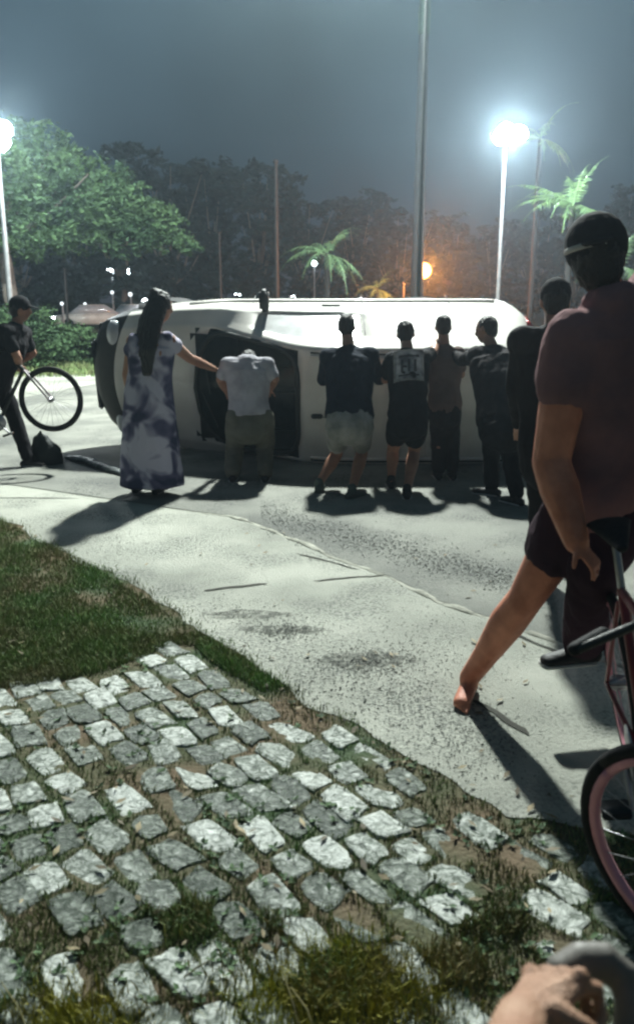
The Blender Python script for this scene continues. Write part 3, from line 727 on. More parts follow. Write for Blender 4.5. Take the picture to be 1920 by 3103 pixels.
bmesh.ops.recalc_face_normals(bm, faces=bm.faces)
body = vlink('body', bm, [M['white'], M['plastic'], M['under']])
sol = body.modifiers.new('thick', 'SOLIDIFY'); sol.thickness = .012; sol.offset = -1
def panel(name, faces, m, off, parent=None):
    bm = bmesh.new(); vm = {}
    for k, i, j in faces:
        q = []
        for a, b in ((k, i), (k, j), (k + 1, j), (k + 1, i)):
            if (a, b) not in vm:
                p = secs[a][b]; dr = V((0, p.y, p.z - .9)).normalized(); vm[(a, b)] = bm.verts.new(p + dr * off)
            q.append(vm[(a, b)])
        bm.faces.new(q)
    bmesh.ops.recalc_face_normals(bm, faces=bm.faces); return vlink(name, bm, m, parent)
panel('windscreen', fglass, M['glass'], -.006)
panel('side_window', [f for f in fside if f[1] < nh], M['sideglass_glare'], -.006)
panel('side_window', [f for f in fside if f[1] >= nh], M['sideglass_glare'], -.006)
def line_part(name, pts, r_, m, parent=None, seg=8):
    bm = bmesh.new(); tube(bm, pts, r_ if isinstance(r_, list) else [r_] * len(pts), seg=seg); return vlink(name, bm, m, parent)
# black seal round the windscreen
def srf(L, wf):
    s_, n = sect(L); wl = s_[i_roof0].y; w_ = wl * wf
    return V((L + lerp_tab(BOW, L) * (w_ / .75) ** 2, w_, lerp_tab(TOP, L) - .03 * wf * wf + .002))
sg = lambda v, e: (abs(v) ** e) * (1 if v > 0 else -1)
pts = [srf(1.80 - .565 * sg(math.cos(t / 60 * 2 * math.pi), .38), .985 * sg(math.sin(t / 60 * 2 * math.pi), .38)) for t in range(61)]
line_part('windscreen_seal', pts, .026, M['plastic'])
for s in (-1, 1):
    line_part('roof_gutter', [srf(2.5 + t * 2.1 / 12, s * .93) + V((0, 0, .006)) for t in range(13)], (.016), M['white'])
    line_part('roof_gutter_shade_strip', [srf(2.5 + t * 2.1 / 12, s * .985) + V((0, 0, -.004)) for t in range(13)], (.010), M['plastic'])  # black strip standing in for the shadow beside the gutter
    line_part('wiper', [srf(1.30, s * .3 + .25), srf(1.36, s * .3 + .0) + V((0, 0, .02)), srf(1.40, s * .3 - .35) + V((0, 0, .015))], .009, M['plastic'])
bm = bmesh.new(); box(bm, srf(2.56, -.12) + V((0, 0, .012)), .12, .05, .03, bev=.01); tube(bm, [srf(2.6, -.12) + V((0, 0, .01)), srf(2.9, -.12) + V((0, 0, .18))], [.004, .002], seg=6); vlink('antenna', bm, M['plastic'])
for L in (2.95, 3.7, 4.35):   # pressed roof ribs
    line_part('roof_rib', [srf(L, t / 6) + V((0, 0, .0)) for t in range(-5, 6)], (.012), M['white'])
# door seams and belt moulding on both sides
for s in (-1, 1):
    def sd(L, h): 
        wb = lerp_tab(WB, L); ht = lerp_tab(TOP, L); belt = min(ht - .1, .98); wt = lerp_tab(WT, L) + .01
        w_ = wb if h <= belt else wb + (wt - wb) * (h - belt) / max(.01, ht - .085 - belt)
        return V((L + lerp_tab(BOW, L) * (w_ / .75) ** 2, s * (w_ + .001), h))
    for L in (1.72, 3.05, 4.0): line_part('door_seam', [sd(L, h) for h in (.36, .6, .8, .97, 1.1, 1.3, 1.5)] if L > 2 else [sd(L, h) for h in (.36, .6, .8, .97)], .005, M['plastic'])
    line_part('side_moulding', [sd(L, .62) for L in (.9, 1.5, 2.2, 3, 4, 4.5)], .018, M['white'])
    line_part('door_handle', [sd(2.62, .88) + V((0, s * .015, 0)), sd(2.8, .88) + V((0, s * .015, 0))], .014, M['plastic'])
    bm = bmesh.new(); c = sd(1.90, 1.04) + V((0, s * .13, 0)); box(bm, c, .10, .22, .17, bev=.03); tube(bm, [sd(1.92, 1.0), c], [.025, .03], seg=8)
    wmn = vlink('wing_mirror', bm, M['plastic'])
    bm = bmesh.new(); ell(bm, V((.34, s * .50, .76)), .10, .17, .10); vlink('headlight', bm, M['headlamp'])
    bm = bmesh.new(); box(bm, V((4.80, s * .68, 1.0)), .06, .10, .36, bev=.02); vlink('tail_light', bm, M['red'])
    for x in (.85, 3.75):
        bm = bmesh.new(); N = 28; prof = [(.13, .15), (.31, .15), (.325, .10), (.325, -.06), (.31, -.10), (.13, -.10)]
        vsr = [[bm.verts.new((x + r_ * math.cos(2 * math.pi * i / N), s * (.62 + dy * .8), .31 + r_ * math.sin(2 * math.pi * i / N))) for r_, dy in prof] for i in range(N)]
        for i in range(N):
            for k in range(5): bm.faces.new((vsr[i][k], vsr[(i + 1) % N][k], vsr[(i + 1) % N][k + 1], vsr[i][k + 1]))
        wh = vlink('wheel', bm, M['tyre'])
        bm = bmesh.new(); tube(bm, [(x, s * .60, .31), (x, s * .72, .31)], [.19, .19], seg=20, ends=False); vlink('rim', bm, M['steel'], wh)
bm = bmesh.new(); box(bm, V((.06, 0, .62)), .06, .8, .14, bev=.02); vlink('grille', bm, M['plastic'])
bm = bmesh.new(); box(bm, V((1.45, 0, .98)), .5, 1.3, .22, bev=.06); vlink('dashboard', bm, M['plastic'])
for s in (-1, 1):
    bm = bmesh.new(); box(bm, V((2.15, s * .36, .75)), .5, .48, .16, bev=.05); box(bm, V((2.42, s * .36, 1.12)), .16, .48, .66, bev=.05); box(bm, V((2.46, s * .36, 1.53)), .1, .26, .2, bev=.04); vlink('seat', bm, M['seat'])
bm = bmesh.new(); cw = V((1.78, -.36, 1.12)); N = 24; ax_n = V((-.5, 0, .86)); a = V((0, 1, 0)); b = ax_n.cross(a)
tube(bm, [cw + a * (.18 * math.cos(2 * math.pi * i / N)) + b * (.18 * math.sin(2 * math.pi * i / N)) for i in range(N + 1)], [.014] * (N + 1), seg=8); tube(bm, [cw - a * .17, cw + a * .17], [.012, .012], seg=6); tube(bm, [cw, cw - ax_n * .3], [.03, .03], seg=8); vlink('steering_wheel', bm, M['plastic'])
bm = bmesh.new(); box(bm, V((2.75, 0, 1.0)), .03, 1.28, 1.3, bev=.01); vlink('bulkhead', bm, M['under'])

# ------------------------------------------------------------------ people
def hand(bm, wr, d, nrm, s=1.0, curl=.6, side=1):
    d = d.normalized(); nrm = (nrm - d * nrm.dot(d)).normalized(); sd_ = d.cross(nrm).normalized()
    pe = wr + d * .085 * s
    tube(bm, [wr - d * .01, wr + d * .03 * s, pe], [(.021 * s, .026 * s), (.016 * s, .036 * s), (.013 * s, .040 * s)], ref=nrm, seg=12)
    for k, (off, ln) in enumerate(((-.030, .070), (-.010, .080), (.011, .074), (.031, .058))):
        b0 = wr + d * .075 * s + sd_ * off * s; c = curl * (1 + .15 * k); pts = [b0]; dd = d.copy()
        for q in (.45, .32, .23):
            pts.append(pts[-1] + dd * ln * q * s); dd = (dd * math.cos(c * .6) + nrm * math.sin(c * .6)).normalized()
            nrm2 = nrm
        tube(bm, pts, [.0100 * s, .0094 * s, .0088 * s, .0075 * s], seg=8)
    tb = wr + d * .028 * s - sd_ * side * .028 * s
    tube(bm, [tb, tb + (d * .55 - sd_ * side * .7 + nrm * .35).normalized() * .035 * s, tb + (d * .9 - sd_ * side * .75 + nrm * .6).normalized() * .066 * s], [.013 * s, .011 * s, .009 * s], seg=8)
def shoe(bm, an, d, s=1.0):
    d = V((d[0], d[1], 0)).normalized(); g = V((an.x, an.y, max(an.z - .085 * s, 0.0)))
    heel = g - d * .055 * s; toe = g + d * .17 * s; up = V((0, 0, 1))
    tube(bm, [an + up * .01, g + up * .05 * s], [.042 * s, .046 * s], seg=12)
    tube(bm, [heel + up * .038 * s, g + d * .05 * s + up * .04 * s, toe - d * .02 * s + up * .028 * s], [(.036 * s, .036 * s), (.036 * s, .042 * s), (.026 * s, .042 * s)], ref=up, seg=12)
def person(label, J, fwd, mats, group=None, s=1.0, hair='short', sleeve='short', legs='shorts', shirt_hem=0.12, hands=((1, .6), (1, .6)), hn=None, toes=None, dress=False, shoes='shoe', cap=False, bulk=1.0, vox=.009, name='person', skin='skin', shorts_k=.8, arm=1.0, leg=1.0, band=True, slv=.65, shade_legr=False, bare='', hk=1.0):
    """J maps joint names to world points; all parts are closed shells fused into continuous surfaces"""
    f = V(fwd).normalized(); sh = (J['sr'] - J['sl']).normalized(); hp = (J['hr'] - J['hl']).normalized()
    pel = (J['hl'] + J['hr']) / 2; nk = (J['sl'] + J['sr']) / 2; up = (nk - pel).normalized()
    base = V((pel.x, pel.y, 0)); T = empty(name, base, label, 'person', group)
    hd = J['head']; hf = V(J.get('hf', fwd)).normalized(); hu = J.get('hu', (hd - nk).normalized() * .5 + V((0, 0, .5))).normalized(); hf = (hf - hu * hf.dot(hu)).normalized(); hs = hf.cross(hu)
    hax = (hs, hf, hu)
    def torso(bm, e=0.0, lo=-.06, hi=0.0, neck=True):
        L = (nk - pel).length; b = bulk
        pts = [pel + up * lo, pel + up * .02, pel + up * L * .32, pel + up * L * .62, nk - up * .06 * s + up * hi, nk + up * .015 + up * hi]
        rr_ = [(.158 * b, .112 * b), (.167 * b, .119 * b), (.150 * b, .106 * b), (.165 * b, .115 * b), (.175 * b, .100 * b), (.095 * b, .070 * b)]
        tube(bm, pts, [((x + e / s) * s, (y + e / s) * s) for x, y in rr_], ref=sh, seg=20)
        for a in ('sl', 'sr'): tube(bm, [nk - up * .03, J[a]], [.075 * s * b + e, .058 * s * b + e], seg=12)
    # body
    bm = bmesh.new(); torso(bm)
    tube(bm, [nk - up * .02, nk.lerp(hd, .45), hd - hu * .05 * s], [.066 * s, .057 * s, .055 * s], seg=12)
    ell(bm, hd + hu * .015 * s, .076 * s, .097 * s, .103 * s, hax)
    ell(bm, hd - hu * .050 * s + hf * .022 * s, .056 * s, .066 * s, .066 * s, hax)
    ell(bm, hd - hu * .012 * s + hf * .098 * s, .014 * s, .022 * s, .026 * s, hax, 10, 6)
    ell(bm, hd + hu * .018 * s + hf * .082 * s, .050 * s, .016 * s, .012 * s, hax, 10, 6)
    ell(bm, hd - hu * .052 * s + hf * .085 * s, .024 * s, .012 * s, .009 * s, hax, 10, 6)
    for q in (-1, 1):
        ell(bm, hd + hs * q * .079 * s - hu * .005 * s, .010 * s, .020 * s, .032 * s, hax, 10, 6)
        ell(bm, hd + hs * q * .030 * s + hf * .083 * s + hu * .002, .014 * s, .010 * s, .009 * s, hax, 10, 6)
    for q, a, b, c in ((0, 'sl', 'el', 'wl'), (1, 'sr', 'er', 'wr')):
        k_ = s * arm
        tube(bm, [J[a], J[a].lerp(J[b], .5), J[b]], [.055 * k_, .050 * k_, .042 * k_], seg=12)
        tube(bm, [J[b], J[b].lerp(J[c], .35), J[c]], [.042 * k_, .044 * k_, .028 * k_], seg=12)
        n_ = V(hn[q]) if hn and hn[q] else -V((0, 0, 1)) if abs((J[c] - J[b]).normalized().z) < .8 else f
        hand(bm, J[c], J.get('hd' + 'lr'[q], J[c] - J[b]), n_, s, hands[q][1], hands[q][0])
    for a, b, c in (('hl', 'kl', 'al'), ('hr', 'kr', 'ar')):
        k_ = s * leg
        tube(bm, [J[a], J[a].lerp(J[b], .4), J[b]], [.088 * k_, .080 * k_, .056 * k_], seg=14)
        cf = J[b].lerp(J[c], .3) - f * .015
        tube(bm, [J[b], cf, J[b].lerp(J[c], .7), J[c]], [.056 * k_, .060 * k_, .043 * k_, .036 * k_], seg=14)
        i_ = 0 if c == 'al' else 1; td = V(toes[i_]) if toes else f
        shoe(bm, J[c], td, s * .93)
        if c == bare:
            td = V((td[0], td[1], 0)).normalized(); sd_ = V((-td.y, td.x, 0)); g_ = V((J[c].x, J[c].y, 0))
            for q_ in range(5): o_ = g_ + td * (.150 - .010 * q_) + sd_ * (.030 - .016 * q_); tube(bm, [o_ + V((0, 0, .02)), o_ + td * .035 + V((0, 0, .014))], [.012 - .001 * q_, .010 - .001 * q_], seg=8)
    remesh(link('body', bm, M[skin], T), vox, 3)
    # hair
    bm = bmesh.new()
    if hair == 'short':
        ell(bm, hd + hu * .030 * s - hf * .016 * s, .083 * s * hk, .098 * s * hk, .097 * s * hk, hax); ell(bm, hd - hu * .015 * s - hf * .045 * s, .072 * s * hk, .058 * s * hk, .075 * s * hk * hk, hax)
    elif hair == 'long':
        ell(bm, hd + hu * .032 * s - hf * .018 * s, .092 * s, .104 * s, .108 * s, hax); ell(bm, hd + hu * .10 * s - hf * .06 * s, .05 * s, .05 * s, .045 * s, hax)
        tube(bm, [hd - hf * .04, hd - hu * .13 * s - hf * .075 * s, nk - up * .08 - f * .10 * s, nk - up * .26 - f * .10 * s], [(.115 * s, .08 * s), (.145 * s, .08 * s), (.165 * s, .05 * s), (.13 * s, .025 * s)], ref=hs, seg=16)
    remesh(link('hair', bm, M['hair'], T), .007, 1, rough=.007, rs=.022)
    if cap:
        bm = bmesh.new(); ell(bm, hd + hu * .045 * s - hf * .008, .090 * s * hk, .106 * s * hk, .095 * s * hk, hax)
        tube(bm, [hd + hu * .05 * s + hf * cap * .06, hd + hu * .035 * s + hf * cap * .17], [(.012, .065 * s), (.008, .05 * s)], ref=hu, seg=14)
        cp = remesh(link('cap', bm, M['black'], T), .007, 1)
        if band: bm = bmesh.new(); tube(bm, [hd + hu * .035 * s + (hs * math.cos(a) * .094 + hf * math.sin(a) * .110) * s * hk for a in [(1.12 + k / 20 * .45) * math.pi for k in range(21)]], [(.010, .003)] * 21, ref=hu, seg=8); link('cap_band', bm, M['sole'], cp)
    # clothing
    bm = bmesh.new()
    if dress:
        hem = V((pel.x, pel.y, .10)); 
        tube(bm, [hem, hem.lerp(pel, .5), pel + up * .05, pel + up * .28, nk - up * .05, nk + up * .0], [(.28 * s, .21 * s), (.25 * s, .18 * s), (.21 * s, .155 * s), (.185 * s, .13 * s), (.195 * s, .115 * s), (.10 * s, .08 * s)], ref=sh, seg=28, ends=False)
        for a, b in (('sl', 'el'), ('sr', 'er')): tube(bm, [nk - up * .03, J[a], J[a].lerp(J[b], .25)], [.09 * s, .075 * s, .07 * s], seg=14)
        remesh(link('dress', bm, M[mats[0]], T), .011, 3, rough=.011, rs=.10)
    else:
        torso(bm, .020 * s, lo=-shirt_hem)
        for a, b, c in (('sl', 'el', 'wl'), ('sr', 'er', 'wr')):
            if sleeve == 'short': tube(bm, [J[a], J[a].lerp(J[b], slv)], [.074 * s * max(1, arm * .92), .068 * s * arm], seg=14)
            else:
                tube(bm, [J[a], J[a].lerp(J[b], .5), J[b]], [.076 * s, .068 * s, .058 * s], seg=14); tube(bm, [J[b], J[b].lerp(J[c], .4), J[b].lerp(J[c], .92)], [.058 * s, .056 * s, .040 * s], seg=14)
        remesh(link('shirt', bm, M[mats[0]], T), .010, 3, rough=.009, rs=.075)
        bm = bmesh.new()
        tube(bm, [pel - up * .10, pel + up * .07], [(.178 * s * bulk, .132 * s * bulk), (.166 * s * bulk, .120 * s * bulk)], ref=hp, seg=18)
        for a, b, c in (('hl', 'kl', 'al'), ('hr', 'kr', 'ar')):
            if legs == 'shorts' and not (shade_legr and a == 'hr'): tube(bm, [J[a], J[a].lerp(J[b], .45), J[a].lerp(J[b], shorts_k)], [.104 * s * leg, .102 * s * leg, .094 * s * leg], seg=16)
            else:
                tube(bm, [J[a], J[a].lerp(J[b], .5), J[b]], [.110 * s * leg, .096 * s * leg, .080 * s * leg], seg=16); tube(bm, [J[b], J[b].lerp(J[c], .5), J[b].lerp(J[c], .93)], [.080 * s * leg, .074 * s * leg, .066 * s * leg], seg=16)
        remesh(link('shorts' if legs == 'shorts' else 'trousers', bm, M[mats[1]], T), .010, 3, rough=.010, rs=.07)
    for i_, c in enumerate(('al', 'ar')):
        if c == bare: continue
        td = V(toes[i_]) if toes else f
        bm = bmesh.new(); shoe(bm, J[c], td, s); so = remesh(link('shoe', bm, M[shoes], T), .007, 2)
        d = V((td.x, td.y, 0)).normalized(); g = V((J[c].x, J[c].y, max(J[c].z - .085 * s, 0.0)))
        bm = bmesh.new(); tube(bm, [g - d * .05 * s + V((0, 0, .012)), g + d * .06 * s + V((0, 0, .012)), g + d * .165 * s + V((0, 0, .012))], [(.012, .042 * s), (.012, .046 * s), (.012, .044 * s)], ref=V((0, 0, 1)), seg=12); link('sole', bm, M['sole'] if shoes != 'shoegreen' else M['shoegreen'], so)
    return T

# man in navy top, pushing (E)
J = dict(head=P(1050, 992, 8.0), sl=P(995, 1084, 7.85), sr=P(1120, 1080, 7.85), el=P(978, 1152, 8.05), wl=P(1000, 1130, 8.38), er=P(1150, 1150, 8.08), wr=P(1142, 1135, 8.40),
         hl=P(1028, 1266, 7.5), hr=P(1090, 1266, 7.5), kl=P(1020, 1376, 7.78), al=AN(966, 7.55), kr=P(1096, 1374, 7.82), ar=AN(1066, 7.30))
person('stocky man seen from behind in navy top and pale shorts, pushing the van', J, (0.15, 1, 0), ('navy', 'light'), 'men pushing the van', sleeve='long', bulk=1.22, shirt_hem=-.01, shoes='shoegreen', toes=((0.1, 1), (.6, .8)), shorts_k=.72, hn=((0, 1, 0), (0, 1, 0)))
# man with print on the back (D)
J = dict(head=P(1228, 1013, 7.98), sl=P(1186, 1090, 7.82), sr=P(1284, 1084, 7.82), el=P(1166, 1150, 8.02), wl=P(1172, 1128, 8.38), er=P(1312, 1068, 8.05), wr=P(1326, 1030, 8.38),
         hl=P(1210, 1262, 7.5), hr=P(1262, 1262, 7.5), kl=P(1190, 1362, 7.85), al=AN(1184, 7.72), kr=P(1254, 1368, 7.74), ar=AN(1232, 7.30))
D = person('man in black shirt with a pale square print on the back, pushing the van', J, (0.1, 1, 0), ('black', 'black'), 'men pushing the van', bulk=.98, shirt_hem=.03, toes=((0, 1), (0.1, 1)), shorts_k=.62)
# print on his back: frame, bars and blocks
nkD = (J['sl'] + J['sr']) / 2; plD = (J['hl'] + J['hr']) / 2; upD = (nkD - plD).normalized(); shD = (J['sr'] - J['sl']).normalized(); bk = shD.cross(upD).normalized()
if bk.y > 0: bk = -bk
cD = P(1238, 1122, 7.6) ; cD = nkD - upD * .135
bm = bmesh.new(); N1, N2 = 10, 10; gr = []
def backpt(a, b, off=.0):
    L_ = (nkD - plD).length; h = (cD + upD * b - plD).dot(upD) / L_
    wd, dp = (.178, .128)
    z = math.sqrt(max(0.01, 1 - (a / (wd * 1.02)) ** 2)) * dp
    return cD + shD * a + upD * b + bk * (z + off)
for i in range(N1 + 1): gr.append([bm.verts.new(backpt(-.135 + .27 * i / N1, -.155 + .31 * j / N2, .006)) for j in range(N2 + 1)])
for i in range(N1):
    for j in range(N2): bm.faces.new((gr[i][j], gr[i + 1][j], gr[i + 1][j + 1], gr[i][j + 1]))
bmesh.ops.solidify(bm, geom=bm.faces[:], thickness=.003)
pr = link('shirt_print', bm, M['print'], D)
bm = bmesh.new()
for (a0, b0, a1, b1, r_) in ((-.09, .09, .09, .09, .012), (-.06, .05, -.06, -.07, .011), (.0, .05, .0, -.07, .010), (.055, .05, .055, -.07, .012), (-.09, -.10, .09, -.10, .008), (-.06, -.01, -.02, -.02, .01)):
    tube(bm, [backpt(a0, b0, .009), backpt((a0 + a1) / 2, (b0 + b1) / 2, .009), backpt(a1, b1, .009)], [(r_, .002)] * 3, ref=upD if abs(b1 - b0) < .05 else shD, seg=8)
link('print_marks', bm, M['printdark'], pr)
# person nearest the van, between the two (I)
J = dict(head=P(1342, 992, 8.34), sl=P(1308, 1072, 8.22), sr=P(1384, 1072, 8.22), el=P(1296, 1135, 8.3), wl=P(1306, 1110, 8.50), er=P(1396, 1135, 8.3), wr=P(1388, 1100, 8.50),
         hl=P(1330, 1232, 8.12), hr=P(1364, 1232, 8.12), kl=P(1328, 1330, 8.22), al=AN(1326, 8.10), kr=P(1368, 1330, 8.22), ar=AN(1370, 8.10))
person('person in dusty brown clothes, nearest the van roof beside the man with the printed shirt', J, (0, 1, 0), ('dusty', 'char'), 'men pushing the van', legs='long', bulk=.92, s=.95, shirt_hem=.02, shoes='shoe')
# right pusher (C)
J = dict(head=P(1472, 1000, 7.88), hf=V((-.8, .6, 0)), sl=P(1446, 1078, 7.75), sr=P(1552, 1090, 7.70), el=P(1398, 1090, 8.02), wl=P(1358, 1064, 8.36), er=P(1585, 1180, 7.85), wr=P(1560, 1190, 8.2),
         hl=P(1492, 1278, 7.3), hr=P(1555, 1285, 7.3), kl=P(1488, 1375, 7.55), al=AN(1488, 7.40), kr=P(1545, 1385, 7.3), ar=AN(1562, 7.05))
person('man in charcoal clothes reaching his left arm out to the van roof', J, (-.35, 1, 0), ('char', 'black'), 'men pushing the van', legs='long', bulk=1.28, shirt_hem=.02, sleeve='long', toes=((-.8, .5), (-.5, .8)))
# dark bystander between (B)
J = dict(head=P(1680, 915, 5.1), hf=V((.1, 1, 0)), sl=P(1585, 1035, 5.0), sr=P(1762, 1050, 5.05), el=P(1562, 1180, 5.05), wl=P(1570, 1290, 5.25), er=P(1790, 1200, 5.1), wr=P(1770, 1320, 5.3),
         hl=P(1645, 1350, 5.0), hr=P(1725, 1350, 5.0), kl=P(1640, 1560, 5.1), al=AN(1635, 5.00), kr=P(1730, 1560, 5.1), ar=AN(1735, 5.00))
person('tall bystander in black standing between the pushers and the cyclist', J, (-.1, 1, 0), ('black', 'black'), bulk=1.3, legs='long', cap=1, sleeve='long', band=False)
# grey shirt man bent at the windscreen (F)
J = dict(head=P(752, 1100, 8.36), hu=V((0, .8, .5)), sl=P(692, 1108, 8.16), sr=P(806, 1108, 8.16), el=P(668, 1150, 8.15), wl=P(690, 1190, 8.45), er=P(832, 1150, 8.12), wr=P(815, 1185, 8.42),
         hl=P(722, 1270, 8.05), hr=P(792, 1270, 8.05), kl=P(712, 1350, 8.25), al=AN(706, 8.02), kr=P(802, 1350, 8.25), ar=AN(804, 8.02))
person('man in grey T-shirt and khaki trousers bent against the windscreen, head down', J, (0, 1, 0), ('grey', 'khaki'), 'men pushing the van', legs='long', bulk=1.12, leg=1.15, shirt_hem=-.04)
# woman in tie-dye dress (G)
J = dict(head=P(487, 934, 7.45), hf=V((.75, .6, 0)), sl=P(395, 1034, 7.43), sr=P(505, 1032, 7.43), el=P(385, 1136, 7.50), wl=P(400, 1205, 7.65), er=P(575, 1086, 7.75), wr=P(648, 1118, 8.15),
         hl=P(418, 1232, 7.40), hr=P(482, 1232, 7.40), kl=P(416, 1345, 7.45), al=AN(418, 7.55), kr=P(478, 1345, 7.45), ar=AN(480, 7.50))
J['head'] = P(487, 931, 7.47); J['sl'] = P(405, 1036, 7.43); J['sr'] = P(512, 1032, 7.43)
person('woman in blue and lilac tie-dye dress with dark hair reaching towards the windscreen', J, (.35, .95, 0), ('tiedye',), hair='long', dress=True, toes=((.2, 1), (.3, 1)), bulk=1.1, s=1.03)
# person bending over a bicycle at the left edge (H)
J = dict(head=P(62, 938, 8.75), hf=V((.8, .3, -.3)), sl=P(70, 1012, 8.95), sr=P(20, 1006, 8.55), el=P(100, 1070, 9.0), wl=P(72, 1092, 8.95), er=P(52, 1080, 8.5), wr=P(60, 1108, 8.75),
         hl=P(-8, 1150, 8.85), hr=P(-30, 1152, 8.6), kl=P(42, 1258, 8.85), al=AN(88, 8.75), kr=P(-40, 1280, 8.6), ar=AN(-60, 8.60))
person('person in dark clothes leaning over a raised bicycle at the left edge', J, (.9, -.1, 0), ('black', 'black'), legs='long', bulk=1.3, hair='short', cap=1, band=False, toes=((1, 0), (1, 0)))

# ------------------------------------------------------------------ bicycles
def wheel(parent, c, n, R=.33, rim='steel', tr=.019, rr_=.010, rk=1.0):
    n = V(n).normalized(); a = n.orthogonal().normalized(); b = n.cross(a); N = 44
    W = empty('wheel', (0, 0, 0), None, None); W.parent = parent; W.matrix_basis = parent.matrix_basis.inverted()
    def ln(nm, bm, m):
        o = link(nm, bm, m); o.parent = W; return o
    bm = bmesh.new(); tube(bm, [c + (a * math.cos(2 * math.pi * i / N) + b * math.sin(2 * math.pi * i / N)) * (R - tr) for i in range(N + 1)], [tr] * (N + 1), ref=n, seg=10, ends=False); ln('tyre', bm, M['tyre'])
    bm = bmesh.new(); tube(bm, [c + (a * math.cos(2 * math.pi * i / N) + b * math.sin(2 * math.pi * i / N)) * (R - tr * 2 - rr_ * .6) for i in range(N + 1)], [(rr_ * .9 * rk, rr_ * 1.5)] * (N + 1), ref=n, seg=10, ends=False); ln('rim', bm, M[rim])
    bm = bmesh.new()
    for i in range(24):
        t = 2 * math.pi * i / 24; tube(bm, [c + n * (.025 if i % 2 else -.025), c + (a * math.cos(t) + b * math.sin(t)) * (R - tr * 2)], [.0013, .0013], seg=5)
    ln('spokes', bm, M['steel'])
    bm = bmesh.new(); tube(bm, [c - n * .05, c - n * .03, c + n * .03, c + n * .05], [.012, .03, .03, .012], seg=12); ln('hub', bm, M['steel']); return W
def bicycle(label, F, Rr, up, frame_m, rim='steel', fn=None, R=.33, rk=1.0):
    F, Rr, up = V(F), V(Rr), V(up).normalized(); f = (F - Rr).normalized(); up = (up - f * up.dot(f)).normalized(); n = f.cross(up)
    T = empty('bicycle', (F + Rr) / 2, label, 'bicycle'); wb = (F - Rr).length
    fnn = V(fn).normalized() if fn else n
    wheel(T, Rr, n, R, rim, rk=rk); wheel(T, F, fnn, R, rim, rk=rk)
    bb = Rr + f * .43 + up * -.04; seat = Rr + f * .27 + up * .45; hb = F - f * .22 + up * .52; ht = F - f * .15 + up * .36; ft = F - f * .11 + up * .30
    bm = bmesh.new()
    for a, b, r_ in ((bb, seat, .016), (seat, hb, .015), (bb, ht, .019), (hb, ht, .021)): tube(bm, [a, b], [r_, r_], seg=10)
    for s in (-1, 1):
        tube(bm, [Rr + n * s * .055, bb + n * s * .02], [.009, .011], seg=8); tube(bm, [Rr + n * s * .055, seat + n * s * .015 - up * .04], [.008, .009], seg=8)
    link('frame', bm, frame_m, T)
    bm = bmesh.new(); fo = f
    for s in (-1, 1): tube(bm, [ht, ft + fnn * s * .045, F + fnn * s * .055], [.014, .013, .010], seg=8)
    link('fork', bm, M['lilac'], T)
    bm = bmesh.new(); top = hb + up * .08 - f * .02; tube(bm, [hb, top, top + f * .06], [.014, .014, .014], seg=8)
    tube(bm, [top + f * .02 + fnn * .30 - f * .05, top + f * .06, top + f * .02 - fnn * .30 - f * .05], [.012] * 3, seg=8); hbj = link('handlebar', bm, M['plastic'], T)
    for s in (-1, 1): bm = bmesh.new(); tube(bm, [top + f * .0 + fnn * s * .20 - f * .03, top - f * .04 + fnn * s * .31], [.017, .017], seg=10); link('grip', bm, M['tyre'], hbj)
    sp = seat + up * .16 - f * .04; bm = bmesh.new(); tube(bm, [seat, sp], [.013, .013], seg=8); link('seat_post', bm, M['steel'], T)
    bm = bmesh.new(); tube(bm, [sp - f * .12 + up * .03, sp + up * .03, sp + f * .15 + up * .02], [(.02, .075), (.022, .05), (.014, .018)], ref=up, seg=12); link('saddle', bm, M['tyre'], T)
    bm = bmesh.new(); tube(bm, [bb - n * .06, bb + n * .06], [.02, .02], seg=12); tube(bm, [bb + n * .045, bb + n * .05], [.09, .09], seg=24, ends=False)
    cd = (f * .5 - up * .85).normalized() * .17
    tube(bm, [bb + n * .065, bb + n * .07 + cd], [.010, .009], seg=8); tube(bm, [bb - n * .065, bb - n * .07 - cd], [.010, .009], seg=8); cr = link('crankset', bm, M['steel'], T)
    for s in (1, -1):
        bm = bmesh.new(); box(bm, bb + n * s * .12 + cd * s, .09, .09, .022, ax=(n, f, up), bev=.005); link('pedal', bm, M['plastic'], cr)
    return T
F0 = P(155, 1210, 8.62)
bicycle('dark bicycle with its front wheel raised at the left edge', F0, F0 + V((-.97, .05, -.33)), (-.32, 0, .94), M['plastic'], rim='tyre')
bicycle('red bicycle with pink rims under the cyclist on the right', (.934, 1.837, .33), (1.12, 2.89, .335), (-.18, 0, .98), M['redpaint'], rim='pinkrim', fn=(.795, .58, .178), R=.335, rk=1.9)

# ------------------------------------------------------------------ cyclist in the foreground right (A)
J = dict(head=P(1808, 785, 3.12), hf=V((.25, 1, 0)), sl=P(1735, 1030, 3.02), sr=P(1990, 880, 3.10), el=P(1668, 1400, 2.98), wl=P(1745, 1640, 2.80), er=P(2040, 1250, 3.0), wr=P(2040, 1500, 2.8),
         hl=P(1775, 1500, 3.12), hr=P(1900, 1500, 3.12), kl=P(1590, 1815, 3.22), al=AN(1418, 3.46), kr=P(1800, 1720, 3.00), ar=P(1762, 1955, 3.25), hdl=V((.35, -.35, -.45)))
person('person in plum T-shirt astride the red bicycle, bare leg stretched to the ground', J, (-.15, -1, 0), ('plum', 'plumdark'), bulk=1.22, cap=-1, slv=.36, shade_legr=True, toes=((-.4, -1), (-1, -.2)), skin='skin_warmlit', shoes='shoe', bare='al', hk=1.22, vox=.008, shorts_k=.50, hands=((1, 1.1), (1, .9)), arm=1.6, leg=1.25)  # dark cloth down the right leg stands in for the shade on it
